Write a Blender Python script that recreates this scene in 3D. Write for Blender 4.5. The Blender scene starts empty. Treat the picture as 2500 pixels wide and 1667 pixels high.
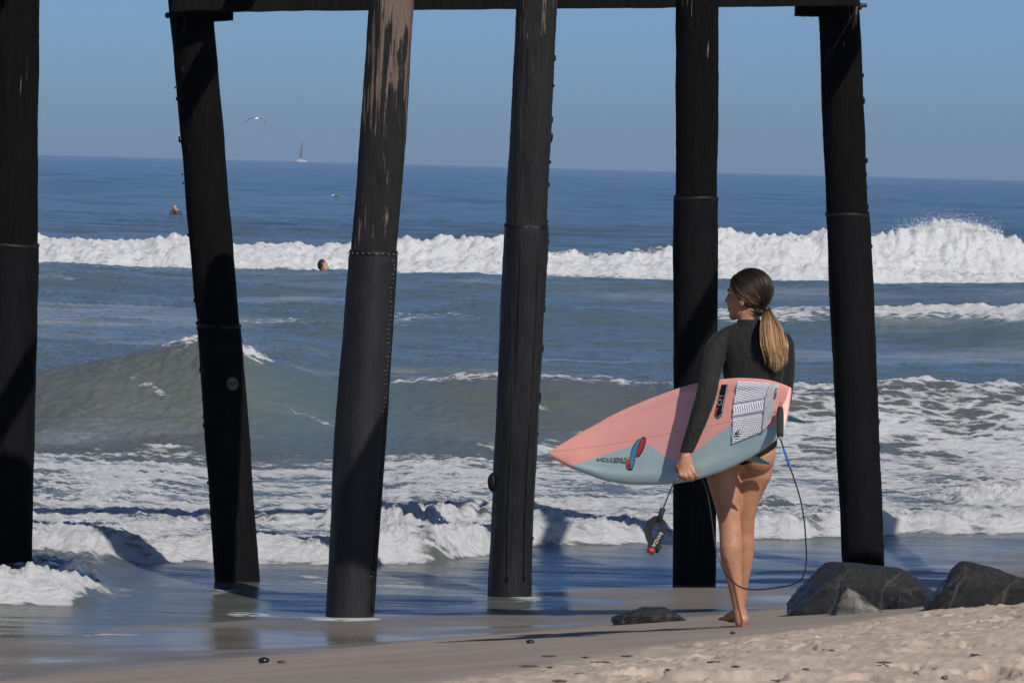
import bpy, bmesh, math, random
import numpy as np
from mathutils import Vector, Matrix, noise as mnoise
from mathutils.bvhtree import BVHTree

random.seed(7)
RNG = np.random.default_rng(11)
SC = bpy.context.scene
COL = SC.collection

# ------------------------------------------------------------------ camera
F = 11550.0                 # focal length in pixels of the 2500 px wide photograph
HC = 2.65                   # lens height above still water
PITCH = math.atan((833.5 - 399.0) / F)
ROLL = math.asin(0.0262)
_fw = np.array([0, math.cos(PITCH), -math.sin(PITCH)])
_u0 = np.array([0, math.sin(PITCH), math.cos(PITCH)])
_r0 = np.array([1.0, 0, 0])
_up = math.cos(ROLL) * _u0 - math.sin(ROLL) * _r0
_rt = math.cos(ROLL) * _r0 + math.sin(ROLL) * _u0
CAM = np.array([0, 0, HC])
cd = bpy.data.cameras.new('camera')
cam = bpy.data.objects.new('camera', cd)
COL.objects.link(cam)
cd.sensor_width = 36.0
cd.sensor_fit = 'HORIZONTAL'
cd.lens = F / 2500.0 * 36.0
cd.clip_start = 0.5
cd.clip_end = 60000.0
cam.matrix_world = Matrix(((_rt[0], _up[0], -_fw[0], 0), (_rt[1], _up[1], -_fw[1], 0), (_rt[2], _up[2], -_fw[2], HC), (0, 0, 0, 1)))
cd.dof.use_dof = True
cd.dof.focus_distance = 22.5
cd.dof.aperture_fstop = 40.0
SC.camera = cam

# ------------------------------------------------------------------ light
SUN_EL, SUN_AZ = math.radians(40), math.radians(27)     # azimuth: to the right of straight behind the camera
SD = Vector((math.cos(SUN_EL) * math.sin(SUN_AZ), -math.cos(SUN_EL) * math.cos(SUN_AZ), math.sin(SUN_EL)))
world = bpy.data.worlds.new('World')
SC.world = world
world.use_nodes = True
wn = world.node_tree
wn.nodes.clear()
wo = wn.nodes.new('ShaderNodeOutputWorld')
wb = wn.nodes.new('ShaderNodeBackground')
ws = wn.nodes.new('ShaderNodeTexSky')
ws.sky_type = 'NISHITA'
ws.sun_disc = False
ws.sun_elevation = SUN_EL
ws.sun_rotation = math.atan2(SD.x, SD.y)
ws.altitude = 0
ws.air_density = 0.5
ws.dust_density = 0.85
ws.ozone_density = 8.5
wb.inputs['Strength'].default_value = 0.084
wn.links.new(ws.outputs[0], wb.inputs[0])
wn.links.new(wb.outputs[0], wo.inputs[0])
sl = bpy.data.lights.new('sun', 'SUN')
sl.energy = 4.2
sl.angle = math.radians(0.5)
sl.color = (1.0, 0.945, 0.87)
so = bpy.data.objects.new('sun', sl)
COL.objects.link(so)
so.rotation_euler = (-SD).to_track_quat('-Z', 'Y').to_euler()
so.location = (20, -20, 30)
SC.view_settings.view_transform = 'Standard'
SC.view_settings.look = 'None'
SC.view_settings.exposure = 0.0
SC.view_settings.gamma = 1.0
SC.view_settings.use_curve_mapping = False
SC.cycles.max_bounces = 6
SC.cycles.diffuse_bounces = 3
SC.cycles.glossy_bounces = 3
SC.cycles.caustics_reflective = False
SC.cycles.caustics_refractive = False
SC.cycles.use_denoising = True

# ------------------------------------------------------------------ helpers
K = 2500.0 / 2352.0


def pix(x, y, D):
    d = _fw + (x - 1250) / F * _rt + (833.5 - y) / F * _up
    return CAM + d * (D / d[1])


def pd(x, y, D):                 # the point at distance D seen at a place measured on the photograph
    return pix(x * K, y * K, D)


def WP(x, y, dep=0.0):
    return Vector(pd(x, y, 21.95 + dep))


def tag(o, label=None, cat=None, group=None, kind=None):
    if label: o['label'] = label
    if cat: o['category'] = cat
    if group: o['group'] = group
    if kind: o['kind'] = kind
    return o


def empty(name, loc):
    o = bpy.data.objects.new(name, None)
    o.empty_display_size = 0.1
    o.location = loc
    COL.objects.link(o)
    return o


def root_loc(p):
    while p.parent: p = p.parent
    return np.array(p.location)


def mk(name, verts, faces, mat, parent=None, smooth=True, origin=None, mats=None, fmat=None):
    """verts in world space; the mesh is stored relative to its thing"""
    v = np.asarray(verts, dtype=float).reshape(-1, 3)
    if parent is not None: off = root_loc(parent)
    elif origin is not None: off = np.asarray(origin, dtype=float)
    else: off = np.zeros(3)
    me = bpy.data.meshes.new(name)
    me.from_pydata((v - off).tolist(), [], [list(map(int, f)) for f in faces])
    if mats:
        for m in mats: me.materials.append(m)
        if fmat is not None: me.polygons.foreach_set('material_index', np.asarray(fmat, dtype=np.int32))
    elif mat: me.materials.append(mat)
    if smooth: me.polygons.foreach_set('use_smooth', np.ones(len(me.polygons), dtype=bool))
    me.update()
    o = bpy.data.objects.new(name, me)
    if parent is not None: o.parent = parent
    else: o.location = off
    COL.objects.link(o)
    return o


class MB:
    def __init__(s): s.v = []; s.f = []

    def add(s, v, f):
        b = len(s.v)
        s.v += [tuple(map(float, p)) for p in v]
        s.f += [tuple(i + b for i in q) for q in f]
        return s

    def loft(s, rings, caps=True):
        n = len(rings[0]); v = [p for r in rings for p in r]; f = []
        for i in range(len(rings) - 1):
            for j in range(n):
                k = (j + 1) % n
                f.append((i * n + j, i * n + k, (i + 1) * n + k, (i + 1) * n + j))
        if caps:
            f.append(tuple(range(n - 1, -1, -1)))
            f.append(tuple((len(rings) - 1) * n + j for j in range(n)))
        return s.add(v, f)

    def tube(s, pts, rad, n=10, caps=True, flat=None):
        pts = [Vector(p) for p in pts]
        if not hasattr(rad, '__len__'): rad = [rad] * len(pts)
        rings = []; nrm = None
        for i, p in enumerate(pts):
            t = (pts[min(i + 1, len(pts) - 1)] - pts[max(i - 1, 0)]).normalized()
            if nrm is None:
                nrm = t.orthogonal().normalized() if flat is None else (Vector(flat) - t * t.dot(Vector(flat))).normalized()
            else: nrm = (nrm - t * t.dot(nrm)).normalized()
            b = t.cross(nrm); r = rad[i]
            ra, rb = r if hasattr(r, '__len__') else (r, r)
            rings.append([p + nrm * (math.cos(a) * ra) + b * (math.sin(a) * rb) for a in [2 * math.pi * k / n for k in range(n)]])
        return s.loft(rings, caps)

    def limb(s, pts, rad, n=14):
        """rounded tube"""
        pts = [Vector(p) for p in pts]; rad = list(rad)
        a = (pts[0] - pts[1]).normalized(); b = (pts[-1] - pts[-2]).normalized()
        P = [pts[0] + a * rad[0] * .97, pts[0] + a * rad[0] * .75] + pts + [pts[-1] + b * rad[-1] * .75, pts[-1] + b * rad[-1] * .97]
        R = [rad[0] * .2, rad[0] * .66] + rad + [rad[-1] * .66, rad[-1] * .2]
        return s.tube(P, R, n)

    def ell(s, c, axes, rad, nu=20, nv=12):
        c = Vector(c); ax = [Vector(a) for a in axes]; rings = []
        for i in range(1, nv):
            th = math.pi * i / nv
            rings.append([c + ax[0] * (rad[0] * math.sin(th) * math.cos(p)) + ax[1] * (rad[1] * math.sin(th) * math.sin(p)) + ax[2] * (rad[2] * math.cos(th)) for p in [2 * math.pi * k / nu for k in range(nu)]])
        rings = rings[::-1]
        return s.loft(rings)

    def box(s, c, dx, dy, dz):
        c, dx, dy, dz = Vector(c), Vector(dx), Vector(dy), Vector(dz)
        v = [c + dx * a + dy * b + dz * e for e in (-1, 1) for b in (-1, 1) for a in (-1, 1)]
        return s.add(v, [(0, 2, 3, 1), (4, 5, 7, 6), (0, 1, 5, 4), (2, 6, 7, 3), (0, 4, 6, 2), (1, 3, 7, 5)])

    def build(s, name, mat, parent=None, **kw): return mk(name, s.v, s.f, mat, parent, **kw)


def cat_spline(pts, n):
    """smooth curve through points (any dimension), n samples"""
    P = np.asarray(pts, dtype=float)
    P = np.vstack([2 * P[0] - P[1], P, 2 * P[-1] - P[-2]])
    m = len(P) - 3
    out = []
    for u in np.linspace(0, m - 1e-6, n):
        i = int(u); t = u - i
        a, b, c, d = P[i], P[i + 1], P[i + 2], P[i + 3]
        out.append(.5 * ((2 * b) + (-a + c) * t + (2 * a - 5 * b + 4 * c - d) * t * t + (-a + 3 * b - 3 * c + d) * t ** 3))
    return np.array(out)


def remesh(mb, voxel, it=6, fac=.5):
    me = bpy.data.meshes.new('tmp'); me.from_pydata(mb.v, [], mb.f); me.update()
    o = bpy.data.objects.new('tmp', me); COL.objects.link(o)
    bm = bmesh.new(); bm.from_mesh(me); bmesh.ops.recalc_face_normals(bm, faces=bm.faces); bm.to_mesh(me); bm.free()
    r = o.modifiers.new('r', 'REMESH'); r.mode = 'VOXEL'; r.voxel_size = voxel
    s = o.modifiers.new('s', 'SMOOTH'); s.iterations = it; s.factor = fac
    ev = o.evaluated_get(bpy.context.evaluated_depsgraph_get()); m2 = ev.to_mesh()
    v = np.empty(len(m2.vertices) * 3); m2.vertices.foreach_get('co', v); v = v.reshape(-1, 3)
    nr = np.empty(len(m2.vertices) * 3); m2.vertices.foreach_get('normal', nr); nr = nr.reshape(-1, 3)
    f = [tuple(p.vertices) for p in m2.polygons]
    ev.to_mesh_clear(); bpy.data.objects.remove(o); bpy.data.meshes.remove(me)
    return v, nr, f


def text2d(s, size=1.0, bold=0.0):
    cu = bpy.data.curves.new('t', 'FONT'); cu.body = s; cu.size = size; cu.align_x = 'CENTER'; cu.align_y = 'CENTER'; cu.offset = bold
    cu.resolution_u = 3
    o = bpy.data.objects.new('t', cu); COL.objects.link(o)
    ev = o.evaluated_get(bpy.context.evaluated_depsgraph_get()); m = ev.to_mesh()
    v = [tuple(p.co)[:2] for p in m.vertices]; f = [tuple(p.vertices) for p in m.polygons]
    ev.to_mesh_clear(); bpy.data.objects.remove(o); bpy.data.curves.remove(cu)
    return np.array(v), f


# numpy gradient noise
def _h(ix, iy, s):
    n = (ix * 374761393 + iy * 668265263 + s * 974711) & 0xffffffff
    n = ((n ^ (n >> 13)) * 1274126177) & 0xffffffff
    return ((n ^ (n >> 16)) & 0xffff) * (2 * math.pi / 65536.0)


def pn(x, y, s=0):
    x0 = np.floor(x); y0 = np.floor(y); fx = x - x0; fy = y - y0
    ix = x0.astype(np.int64); iy = y0.astype(np.int64)
    u = fx * fx * fx * (fx * (fx * 6 - 15) + 10); v = fy * fy * fy * (fy * (fy * 6 - 15) + 10)

    def g(a, b):
        t = _h(ix + a, iy + b, s); return np.cos(t) * (fx - a) + np.sin(t) * (fy - b)
    return ((1 - u) * (1 - v) * g(0, 0) + u * (1 - v) * g(1, 0) + (1 - u) * v * g(0, 1) + u * v * g(1, 1)) * 1.5


def fbm(x, y, o=4, s=0, gain=.5):
    r = 0; a = 1; t = 0
    for i in range(o):
        r = r + a * pn(x, y, s + i * 17); t += a; a *= gain; x = x * 2.03 + 7.1; y = y * 2.03 + 3.7
    return r / t


def billow(x, y, o=4, s=0, gain=.55):
    r = 0; a = 1; t = 0
    for i in range(o):
        r = r + a * np.abs(pn(x, y, s + i * 13)) * 2; t += a; a *= gain; x = x * 2.07 + 5.3; y = y * 2.07 + 1.9
    return r / t


def ss(a, b, x):
    t = np.clip((x - a) / (b - a), 0, 1); return t * t * (3 - 2 * t)


# ------------------------------------------------------------------ materials
class NT:
    def __init__(s, name):
        s.m = bpy.data.materials.new(name); s.m.use_nodes = True
        s.t = s.m.node_tree; s.t.nodes.clear()
        s.out = s.t.nodes.new('ShaderNodeOutputMaterial')

    def n(s, typ, **kw):
        nd = s.t.nodes.new('ShaderNode' + typ)
        for k, v in kw.items():
            if k.startswith('_'): setattr(nd, k[1:], v)
            else:
                key = int(k[1:]) if k[0] == 'i' and k[1:].isdigit() else k.replace('__', ' ')
                s.put(nd.inputs[key], v)
        return nd

    def put(s, sock, v):
        if isinstance(v, bpy.types.NodeSocket): s.t.links.new(v, sock)
        elif hasattr(v, 'outputs'): s.t.links.new(v.outputs[0], sock)
        else: sock.default_value = v

    def math(s, op, a, b=None, c=None, clamp=False):
        nd = s.t.nodes.new('ShaderNodeMath'); nd.operation = op; nd.use_clamp = clamp
        s.put(nd.inputs[0], a)
        if b is not None: s.put(nd.inputs[1], b)
        if c is not None: s.put(nd.inputs[2], c)
        return nd.outputs[0]

    def mix(s, f, a, b):
        nd = s.t.nodes.new('ShaderNodeMix'); nd.data_type = 'RGBA'
        s.put(nd.inputs[0], f); s.put(nd.inputs[6], a); s.put(nd.inputs[7], b)
        return nd.outputs[2]

    def rng(s, x, a, b, c=0.0, d=1.0, smooth=True):
        nd = s.t.nodes.new('ShaderNodeMapRange'); nd.interpolation_type = 'SMOOTHSTEP' if smooth else 'LINEAR'
        s.put(nd.inputs[0], x)
        for i, v in enumerate((a, b, c, d)): s.put(nd.inputs[1 + i], v)
        return nd.outputs[0]

    def pos(s, scale=(1, 1, 1), obj=False):
        g = s.t.nodes.new('ShaderNodeTexCoord').outputs['Object'] if obj else s.t.nodes.new('ShaderNodeNewGeometry').outputs['Position']
        mp = s.t.nodes.new('ShaderNodeMapping'); s.put(mp.inputs[0], g); mp.inputs['Scale'].default_value = scale
        return mp.outputs[0]

    def noise(s, vec, scale, detail=4, rough=.55, dist=0.0):
        nd = s.t.nodes.new('ShaderNodeTexNoise'); s.put(nd.inputs['Vector'], vec)
        nd.inputs['Scale'].default_value = scale; nd.inputs['Detail'].default_value = detail
        nd.inputs['Roughness'].default_value = rough; nd.inputs['Distortion'].default_value = dist
        return nd.outputs[0]

    def bump(s, h, strength=.5, dist=.01, nrm=None):
        nd = s.t.nodes.new('ShaderNodeBump'); s.put(nd.inputs['Height'], h)
        s.put(nd.inputs['Strength'], strength); s.put(nd.inputs['Distance'], dist)
        if nrm is not None: s.put(nd.inputs['Normal'], nrm)
        return nd.outputs[0]

    def bsdf(s, **kw):
        nd = s.t.nodes.new('ShaderNodeBsdfPrincipled')
        for k, v in kw.items(): s.put(nd.inputs[k.replace('__', ' ')], v)
        return nd.outputs[0]

    def done(s, sh): s.t.links.new(sh, s.out.inputs[0]); return s.m


def attr(N, name):
    a = N.t.nodes.new('ShaderNodeAttribute'); a.attribute_name = name; return a.outputs['Fac']


def simple(name, col, rough=.6, bump=0.0, bscale=60, var=.0, spec=.5, metal=0.0):
    N = NT(name); p = N.pos(obj=True); c = col + (1,)
    base = c
    if var:
        nz = N.noise(p, bscale * .35, 4)
        base = N.mix(N.rng(nz, .3, .7), tuple(x * (1 - var) for x in col) + (1,), tuple(min(1, x * (1 + var)) for x in col) + (1,))
    kw = dict(Base__Color=base, Roughness=rough, Metallic=metal)
    kw['Specular__IOR__Level'] = spec
    if bump: kw['Normal'] = N.bump(N.noise(p, bscale, 5), bump, .004)
    return N.done(N.bsdf(**kw))


# sea
N = NT('sea_water')
fo = attr(N, 'foam'); sed = attr(N, 'sed')
P1 = N.pos((1, 1.6, 1.6)); P2 = N.pos((1, .55, 1)); PW = N.pos((.28, 1, 1))
nb = N.noise(P1, 3.2, 8, .62, .6)
nf = N.noise(P1, 14, 6, .65, .4)
vor = N.t.nodes.new('ShaderNodeTexVoronoi'); vor.feature = 'DISTANCE_TO_EDGE'; vor.inputs['Scale'].default_value = 2.6
wp = N.t.nodes.new('ShaderNodeVectorMath'); wp.operation = 'ADD'
nd = N.t.nodes.new('ShaderNodeTexNoise'); N.put(nd.inputs['Vector'], P1); nd.inputs['Scale'].default_value = 2.0; nd.inputs['Detail'].default_value = 5
sc_ = N.t.nodes.new('ShaderNodeVectorMath'); sc_.operation = 'SCALE'; N.put(sc_.inputs[0], nd.outputs['Color']); sc_.inputs['Scale'].default_value = .9
N.put(wp.inputs[0], P1); N.put(wp.inputs[1], sc_.outputs[0]); N.put(vor.inputs['Vector'], wp.outputs[0])
lace = N.rng(vor.outputs['Distance'], 0.0, .26, .16, -.22)
ff = N.math('ADD', fo, N.math('MULTIPLY', N.math('SUBTRACT', nb, .5), 1.25))
ff = N.math('ADD', ff, N.math('MULTIPLY', N.math('SUBTRACT', nf, .5), .5))
gate = N.rng(fo, .08, .5)
ff = N.math('ADD', ff, N.math('MULTIPLY', lace, gate))
mask = N.math('MULTIPLY', N.rng(ff, .40, .72), N.rng(fo, .04, .14))
wcol = N.mix(N.rng(sed, 0, .5, smooth=False), (.046, .074, .090, 1), (.088, .128, .132, 1))
wcol = N.mix(N.rng(sed, .5, 1, smooth=False), wcol, (.098, .106, .094, 1))
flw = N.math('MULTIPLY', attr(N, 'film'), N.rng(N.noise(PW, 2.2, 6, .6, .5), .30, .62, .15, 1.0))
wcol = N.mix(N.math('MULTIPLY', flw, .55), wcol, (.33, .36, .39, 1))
r1 = N.noise(PW, .9, 7, .6, .3); r2 = N.noise(PW, 5.0, 5, .6, .2)
hgt = N.math('ADD', N.math('MULTIPLY', r1, .5), N.math('MULTIPLY', r2, .09))
calm = attr(N, 'calm')
wb_ = N.bump(hgt, N.rng(calm, 0, 1, .6, .08), .30)
water = N.bsdf(Base__Color=wcol, Roughness=.2, IOR=1.333, Normal=wb_)
nff = N.noise(P1, 55, 4, .7, .2)
fb = N.bump(N.math('ADD', N.math('ADD', nb, N.math('MULTIPLY', nf, .6)), N.math('MULTIPLY', nff, .3)), 1.0, .14)
foamc = N.mix(N.rng(ff, .5, 1.0), (.54, .56, .57, 1), (.77, .78, .79, 1))
foam = N.bsdf(Base__Color=foamc, Roughness=.8, Normal=fb, Subsurface__Weight=.45, Subsurface__Radius=(1, 1, 1), Subsurface__Scale=.06, Specular__IOR__Level=.3)
mx = N.t.nodes.new('ShaderNodeMixShader'); N.put(mx.inputs[0], mask); N.t.links.new(water, mx.inputs[1]); N.t.links.new(foam, mx.inputs[2])
M_SEA = N.done(mx.outputs[0])
M_FOAM = simple('spray_foam', (.87, .88, .89), .8)

# sand
N = NT('beach_sand')
wet = attr(N, 'wet'); dry = attr(N, 'dry')
p = N.pos(); n1 = N.noise(p, 1.3, 5); n2 = N.noise(p, 45, 4, .7); n3 = N.noise(p, 260, 2, .7)
n4 = N.noise(N.pos((1, .45, 1)), 9, 6, .65)
dryc = N.mix(N.rng(n4, .3, .72), (.385, .310, .243, 1), (.545, .450, .362, 1))
dryc = N.mix(N.rng(n3, .62, .8), dryc, (.20, .16, .13, 1))
damp = N.mix(N.rng(n1, .3, .7), (.235, .195, .165, 1), (.30, .25, .212, 1))
damp = N.mix(N.rng(n2, .3, .7, 0, .35), damp, (.34, .285, .24, 1))
wetc = N.mix(N.rng(n1, .3, .7), (.15, .132, .112, 1), (.20, .176, .15, 1))
c = N.mix(wet, damp, wetc); c = N.mix(dry, c, dryc)
wz = N.math('ADD', wet, N.math('MULTIPLY', N.math('SUBTRACT', n1, .5), .5))
pool = N.noise(N.pos((.55, 1.5, 1)), .75, 4, .55)
ro = N.math('ADD', N.rng(wz, .25, .8, .75, N.rng(pool, .45, .62, .46, .12)), N.math('MULTIPLY', dry, .25), clamp=True)
bs = N.math('ADD', N.math('MULTIPLY', n2, .6), N.math('MULTIPLY', n3, .35))
bs = N.math('ADD', bs, n4)
bn = N.bump(bs, N.rng(wet, 0, .7, .55, .10), .012)
M_SAND = N.done(N.bsdf(Base__Color=c, Roughness=ro, IOR=1.36, Normal=bn, Specular__IOR__Level=N.rng(wet, .2, .7, .2, .4)))


def wood_mat(name, expose=.0, tar=(.016, .0155, .0155), rough=.6, algae=False, bstr=.8, spec=.4):
    N = NT(name); p = N.pos((15, 15, .8), obj=True); q = N.pos((1, 1, .35), obj=True)
    grain = N.noise(p, 3.0, 7, .6, .35); blot = N.noise(q, 4.5, 5, .6); fine = N.noise(p, 9, 5, .7)
    c = N.mix(N.rng(fine, .35, .72), tar + (1,), tuple(x * 2.1 + .004 for x in tar) + (1,))
    if expose > 0:
        z = attr(N, 'hgt')
        e = N.math('ADD', N.math('MULTIPLY', grain, 1.0), N.math('MULTIPLY', N.math('SUBTRACT', blot, .5), .75))
        e = N.math('ADD', e, N.math('MULTIPLY', N.math('SUBTRACT', z, .5), .16))
        th = .75 - expose * .195
        c = N.mix(N.rng(e, th, th + .05), c, N.mix(fine, (.055, .042, .034, 1), (.25, .185, .150, 1)))
        c = N.mix(N.rng(e, th - .10, th, 0, .6), c, c)
    if algae:
        z = attr(N, 'hgt')
        a = N.math('MULTIPLY', N.rng(z, .0, .16, 1, 0), N.rng(blot, .38, .62))
        c = N.mix(N.math('MULTIPLY', a, .75), c, (.060, .058, .028, 1))
    h = N.math('ADD', N.math('MULTIPLY', grain, .8), N.math('MULTIPLY', fine, .5))
    return N.done(N.bsdf(Base__Color=c, Roughness=N.rng(blot, .3, .7, rough - .12, rough + .12), Normal=N.bump(h, bstr, .02), Specular__IOR__Level=spec))


M_TIMBER_SHADED = wood_mat('shaded_creosote_timber', .02, (.0024, .0023, .0025), .85, spec=.08)  # creosote colour taken darker: the shade on these pilings is painted in
M_TIMBER_WORN = wood_mat('worn_timber', 1.0, (.0085, .008, .008), .66, bstr=1.0, spec=.25)
M_TIMBER_TAR = wood_mat('tarred_timber', .22, (.0065, .0063, .0065), .5, spec=.3)
M_SLEEVE_SHADED = wood_mat('shaded_black_wrap', 0, (.0027, .0027, .0031), .8, bstr=.25, spec=.10)  # black wrap with the shade under the pier put into its colour
M_SLEEVE_SATIN = wood_mat('satin_pile_wrap', 0, (.0072, .0072, .0080), .55, algae=True, bstr=.18, spec=.3)
M_SLEEVE_TAR = wood_mat('tarred_pile_wrap', 0, (.0062, .0062, .0068), .45, algae=True, bstr=.5, spec=.3)
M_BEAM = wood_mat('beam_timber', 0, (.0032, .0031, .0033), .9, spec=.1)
M_TARLUMP = simple('tar_lumps', (.006, .006, .0063), .6, .5, 60, spec=.3)
M_IRON = simple('dark_iron', (.018, .016, .015), .65, .5, 90)
M_NAIL = simple('nail_heads', (.22, .22, .225), .5, metal=.3)
M_STICK = simple('sticker_print', (.115, .115, .118), .6)
M_STICKD = simple('sticker_ink', (.012, .012, .013), .6)

# rock
N = NT('wet_rock'); p = N.pos(obj=True)
a1 = N.noise(p, 3.0, 6, .6); a2 = N.noise(p, 26, 6, .65); a3 = N.noise(p, 90, 3, .6)
c = N.mix(N.rng(a2, .3, .7), (.007, .0073, .0076, 1), (.026, .025, .0235, 1))
c = N.mix(N.rng(a1, .60, .70, 0, .55), c, (.13, .092, .05, 1))
wv = N.t.nodes.new('ShaderNodeTexWave'); N.put(wv.inputs['Vector'], p); wv.inputs['Scale'].default_value = 1.1; wv.inputs['Distortion'].default_value = 7; wv.inputs['Detail'].default_value = 3
c = N.mix(N.rng(wv.outputs[1], .985, 1.0, 0, .25), c, (.12, .12, .115, 1))
h = N.math('ADD', N.math('MULTIPLY', a2, .8), N.math('MULTIPLY', a3, .35))
low = attr(N, 'low')
M_ROCK = N.done(N.bsdf(Base__Color=c, Roughness=N.rng(N.math('ADD', low, N.math('MULTIPLY', a1, .35)),   .25, .80, .55, .10), Normal=N.bump(h, 1.0, .04), Specular__IOR__Level=.6))
M_ROCKS = simple('speckled_rock', (.036, .033, .028), .5, .9, 34, .6)
M_ROCKO = simple('ochre_rock', (.20, .14, .065), .4, .7, 30, .35)
M_PEB = simple('wet_pebble', (.018, .017, .017), .25, .3, 40, .3)
M_PEBR = simple('brown_pebble', (.085, .055, .045), .5, .3, 40, .3)
M_SLIVER = simple('shade_sliver', (.055, .042, .030), .85, .6, 50, .4)  # dark colour for slivers that imitate shade at footprint edges, plus twigs
M_LEAF = simple('dry_leaf', (.30, .15, .075), .75, .4, 50, .3)

# person
N = NT('skin'); p = N.pos(obj=True); nz = N.noise(p, 14, 4); nk = N.noise(p, 180, 3)
c = N.mix(N.rng(nz, .3, .7), (.36, .172, .100, 1), (.45, .225, .140, 1))
c = N.mix(N.rng(N.noise(p, 55, 5, .7), .45, .75, 0, .35), c, (.30, .125, .075, 1))
M_SKIN = N.done(N.bsdf(Base__Color=c, Roughness=.42, Subsurface__Weight=.12, Subsurface__Radius=(.012, .005, .003), Subsurface__Scale=1.0, Normal=N.bump(nk, .15, .002), Specular__IOR__Level=.4))
N = NT('neoprene'); p = N.pos(obj=True); nz = N.noise(p, 7, 4); nk = N.noise(p, 420, 2); nw = N.noise(N.pos((1.6, 1.6, .9), obj=True), 15, 4, .6, .8)
c = N.mix(N.rng(nz, .3, .7), (.010, .010, .0106, 1), (.0165, .0165, .0172, 1))
M_SUIT = N.done(N.bsdf(Base__Color=c, Specular__IOR__Level=.25, Roughness=.78, Sheen__Weight=.06, Sheen__Roughness=.4, Normal=N.bump(N.math('ADD', N.math('MULTIPLY', nk, .10), nw), .7, .018)))
M_BIKINI = simple('black_swimwear', (.004, .004, .0045), .75, spec=.2)
M_SEAM = simple('suit_seam', (.006, .006, .006), .7)
N = NT('hair'); hc = attr(N, 'hcol')
rp = N.t.nodes.new('ShaderNodeValToRGB'); N.put(rp.inputs[0], hc)
el = rp.color_ramp.elements
el[0].position = 0; el[0].color = (.007, .0048, .0038, 1); el[1].position = 1; el[1].color = (.74, .50, .28, 1)
e = el.new(.35); e.color = (.030, .017, .010, 1)
e = el.new(.62); e.color = (.26, .14, .065, 1)
M_HAIR = N.done(N.bsdf(Base__Color=rp.outputs[0], Roughness=.45, Specular__IOR__Level=.35))
M_GOLD = simple('gold_chain', (.55, .33, .12), .35, metal=.8)
M_LIP = simple('eye_dark', (.02, .014, .012), .4)
# leash and prints
M_CORD = simple('leash_cord', (.022, .02, .019), .3)
M_CUFF = simple('leash_webbing', (.0095, .0095, .0105), .8, .5, 150)
M_BLUE = simple('blue_tape', (.05, .13, .40), .5)
M_CUFFRED = simple('red_print', (.30, .012, .03), .5)
M_WHITEP = simple('grey_print', (.42, .41, .40), .6)
M_INKB = simple('black_print', (.012, .012, .013), .4)
M_INKR = simple('red_ink', (.52, .045, .045), .4)
M_INKT = simple('blue_ink', (.07, .26, .42), .4)
M_INKG = simple('silver_print', (.45, .41, .39), .4)
M_PAD = simple('pad_foam', (.78, .77, .80), .85, .2, 300)
M_PADK = simple('pad_kick', (.68, .64, .62), .7, .4, 60, .12)
M_FIN = simple('teal_fin', (.02, .25, .34), .3)
M_CLOTHD = simple('dark_wetsuit', (.016, .017, .022), .6)
M_BIRDW = simple('white_plumage', (.78, .77, .75), .8)
M_BIRDG = simple('grey_plumage', (.13, .125, .12), .8)
M_BEAK = simple('beak', (.45, .25, .06), .5)
M_SAIL = simple('sail_cloth', (.45, .44, .45), .8)
M_HULL = simple('boat_hull', (.38, .38, .40), .5)

# ------------------------------------------------------------------ beach
def line_d(X, Y): return (25.8 + 1.17 * X) - Y        # metres landward of the wet line, along the view


def beach_base(X, Y):
    d = line_d(X, Y)
    up = .1 + .084 * np.minimum(d, 11) + .9 * (1 - np.exp(-np.maximum(d - 11, 0) * .084 / .9)) * .35
    dn = .1 * np.exp(np.minimum(d, 0) / 1.2) - .008 - .016 * np.maximum(-d - 3.0, 0) - .0
    return np.where(d > 0, up - .008, dn)


def dry_mask(X, Y):
    e = (16.3 + 3.1 * X) - Y
    return ss(-1.0, 1.3, e + 1.6 * fbm(X * 1.1, Y * .5, 3, 91))


def beach_z(X, Y, detail=True):
    z = beach_base(X, Y)
    if not detail: return z
    d = dry_mask(X, Y)
    # trodden dry sand: crusted clods, scuffs and foot hollows
    cl = billow(X * 1.7, Y * 1.1, 4, 5)
    ft = fbm(X * 2.6 + .5 * pn(X * 1.2, Y, 3), Y * 1.5, 3, 23)
    hol = -ss(.11, .21, ft) * .020 - np.clip(ft - .16, 0, .3) * .05
    rim = np.exp(-((ft - .13) / .035) ** 2) * .010
    clod = np.clip(fbm(X * 11, Y * 6.5, 4, 41, .6) - .16, 0, 1) * .038
    z = z + d * ((cl - .35) * .010 + hol * .9 + rim + clod + fbm(X * 26, Y * 17, 3, 61, .65) * .008)
    damp = (1 - d) * ss(-1.0, 2.0, line_d(X, Y))
    z = z + damp * (fbm(X * .8, Y * .8, 3, 31) * .010 + fbm(X * 7, Y * 5, 2, 35) * .0015)
    wetz = 1 - ss(-1.0, 2.0, line_d(X, Y))
    z = z + wetz * fbm(X * .7, Y * .55, 3, 37) * .010
    return z


def fan(ts, Ys, base):
    W = np.maximum(Ys, base)
    X = ts[None, :] * W[:, None]; Y = np.repeat(Ys[:, None], len(ts), 1)
    return X, Y


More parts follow.
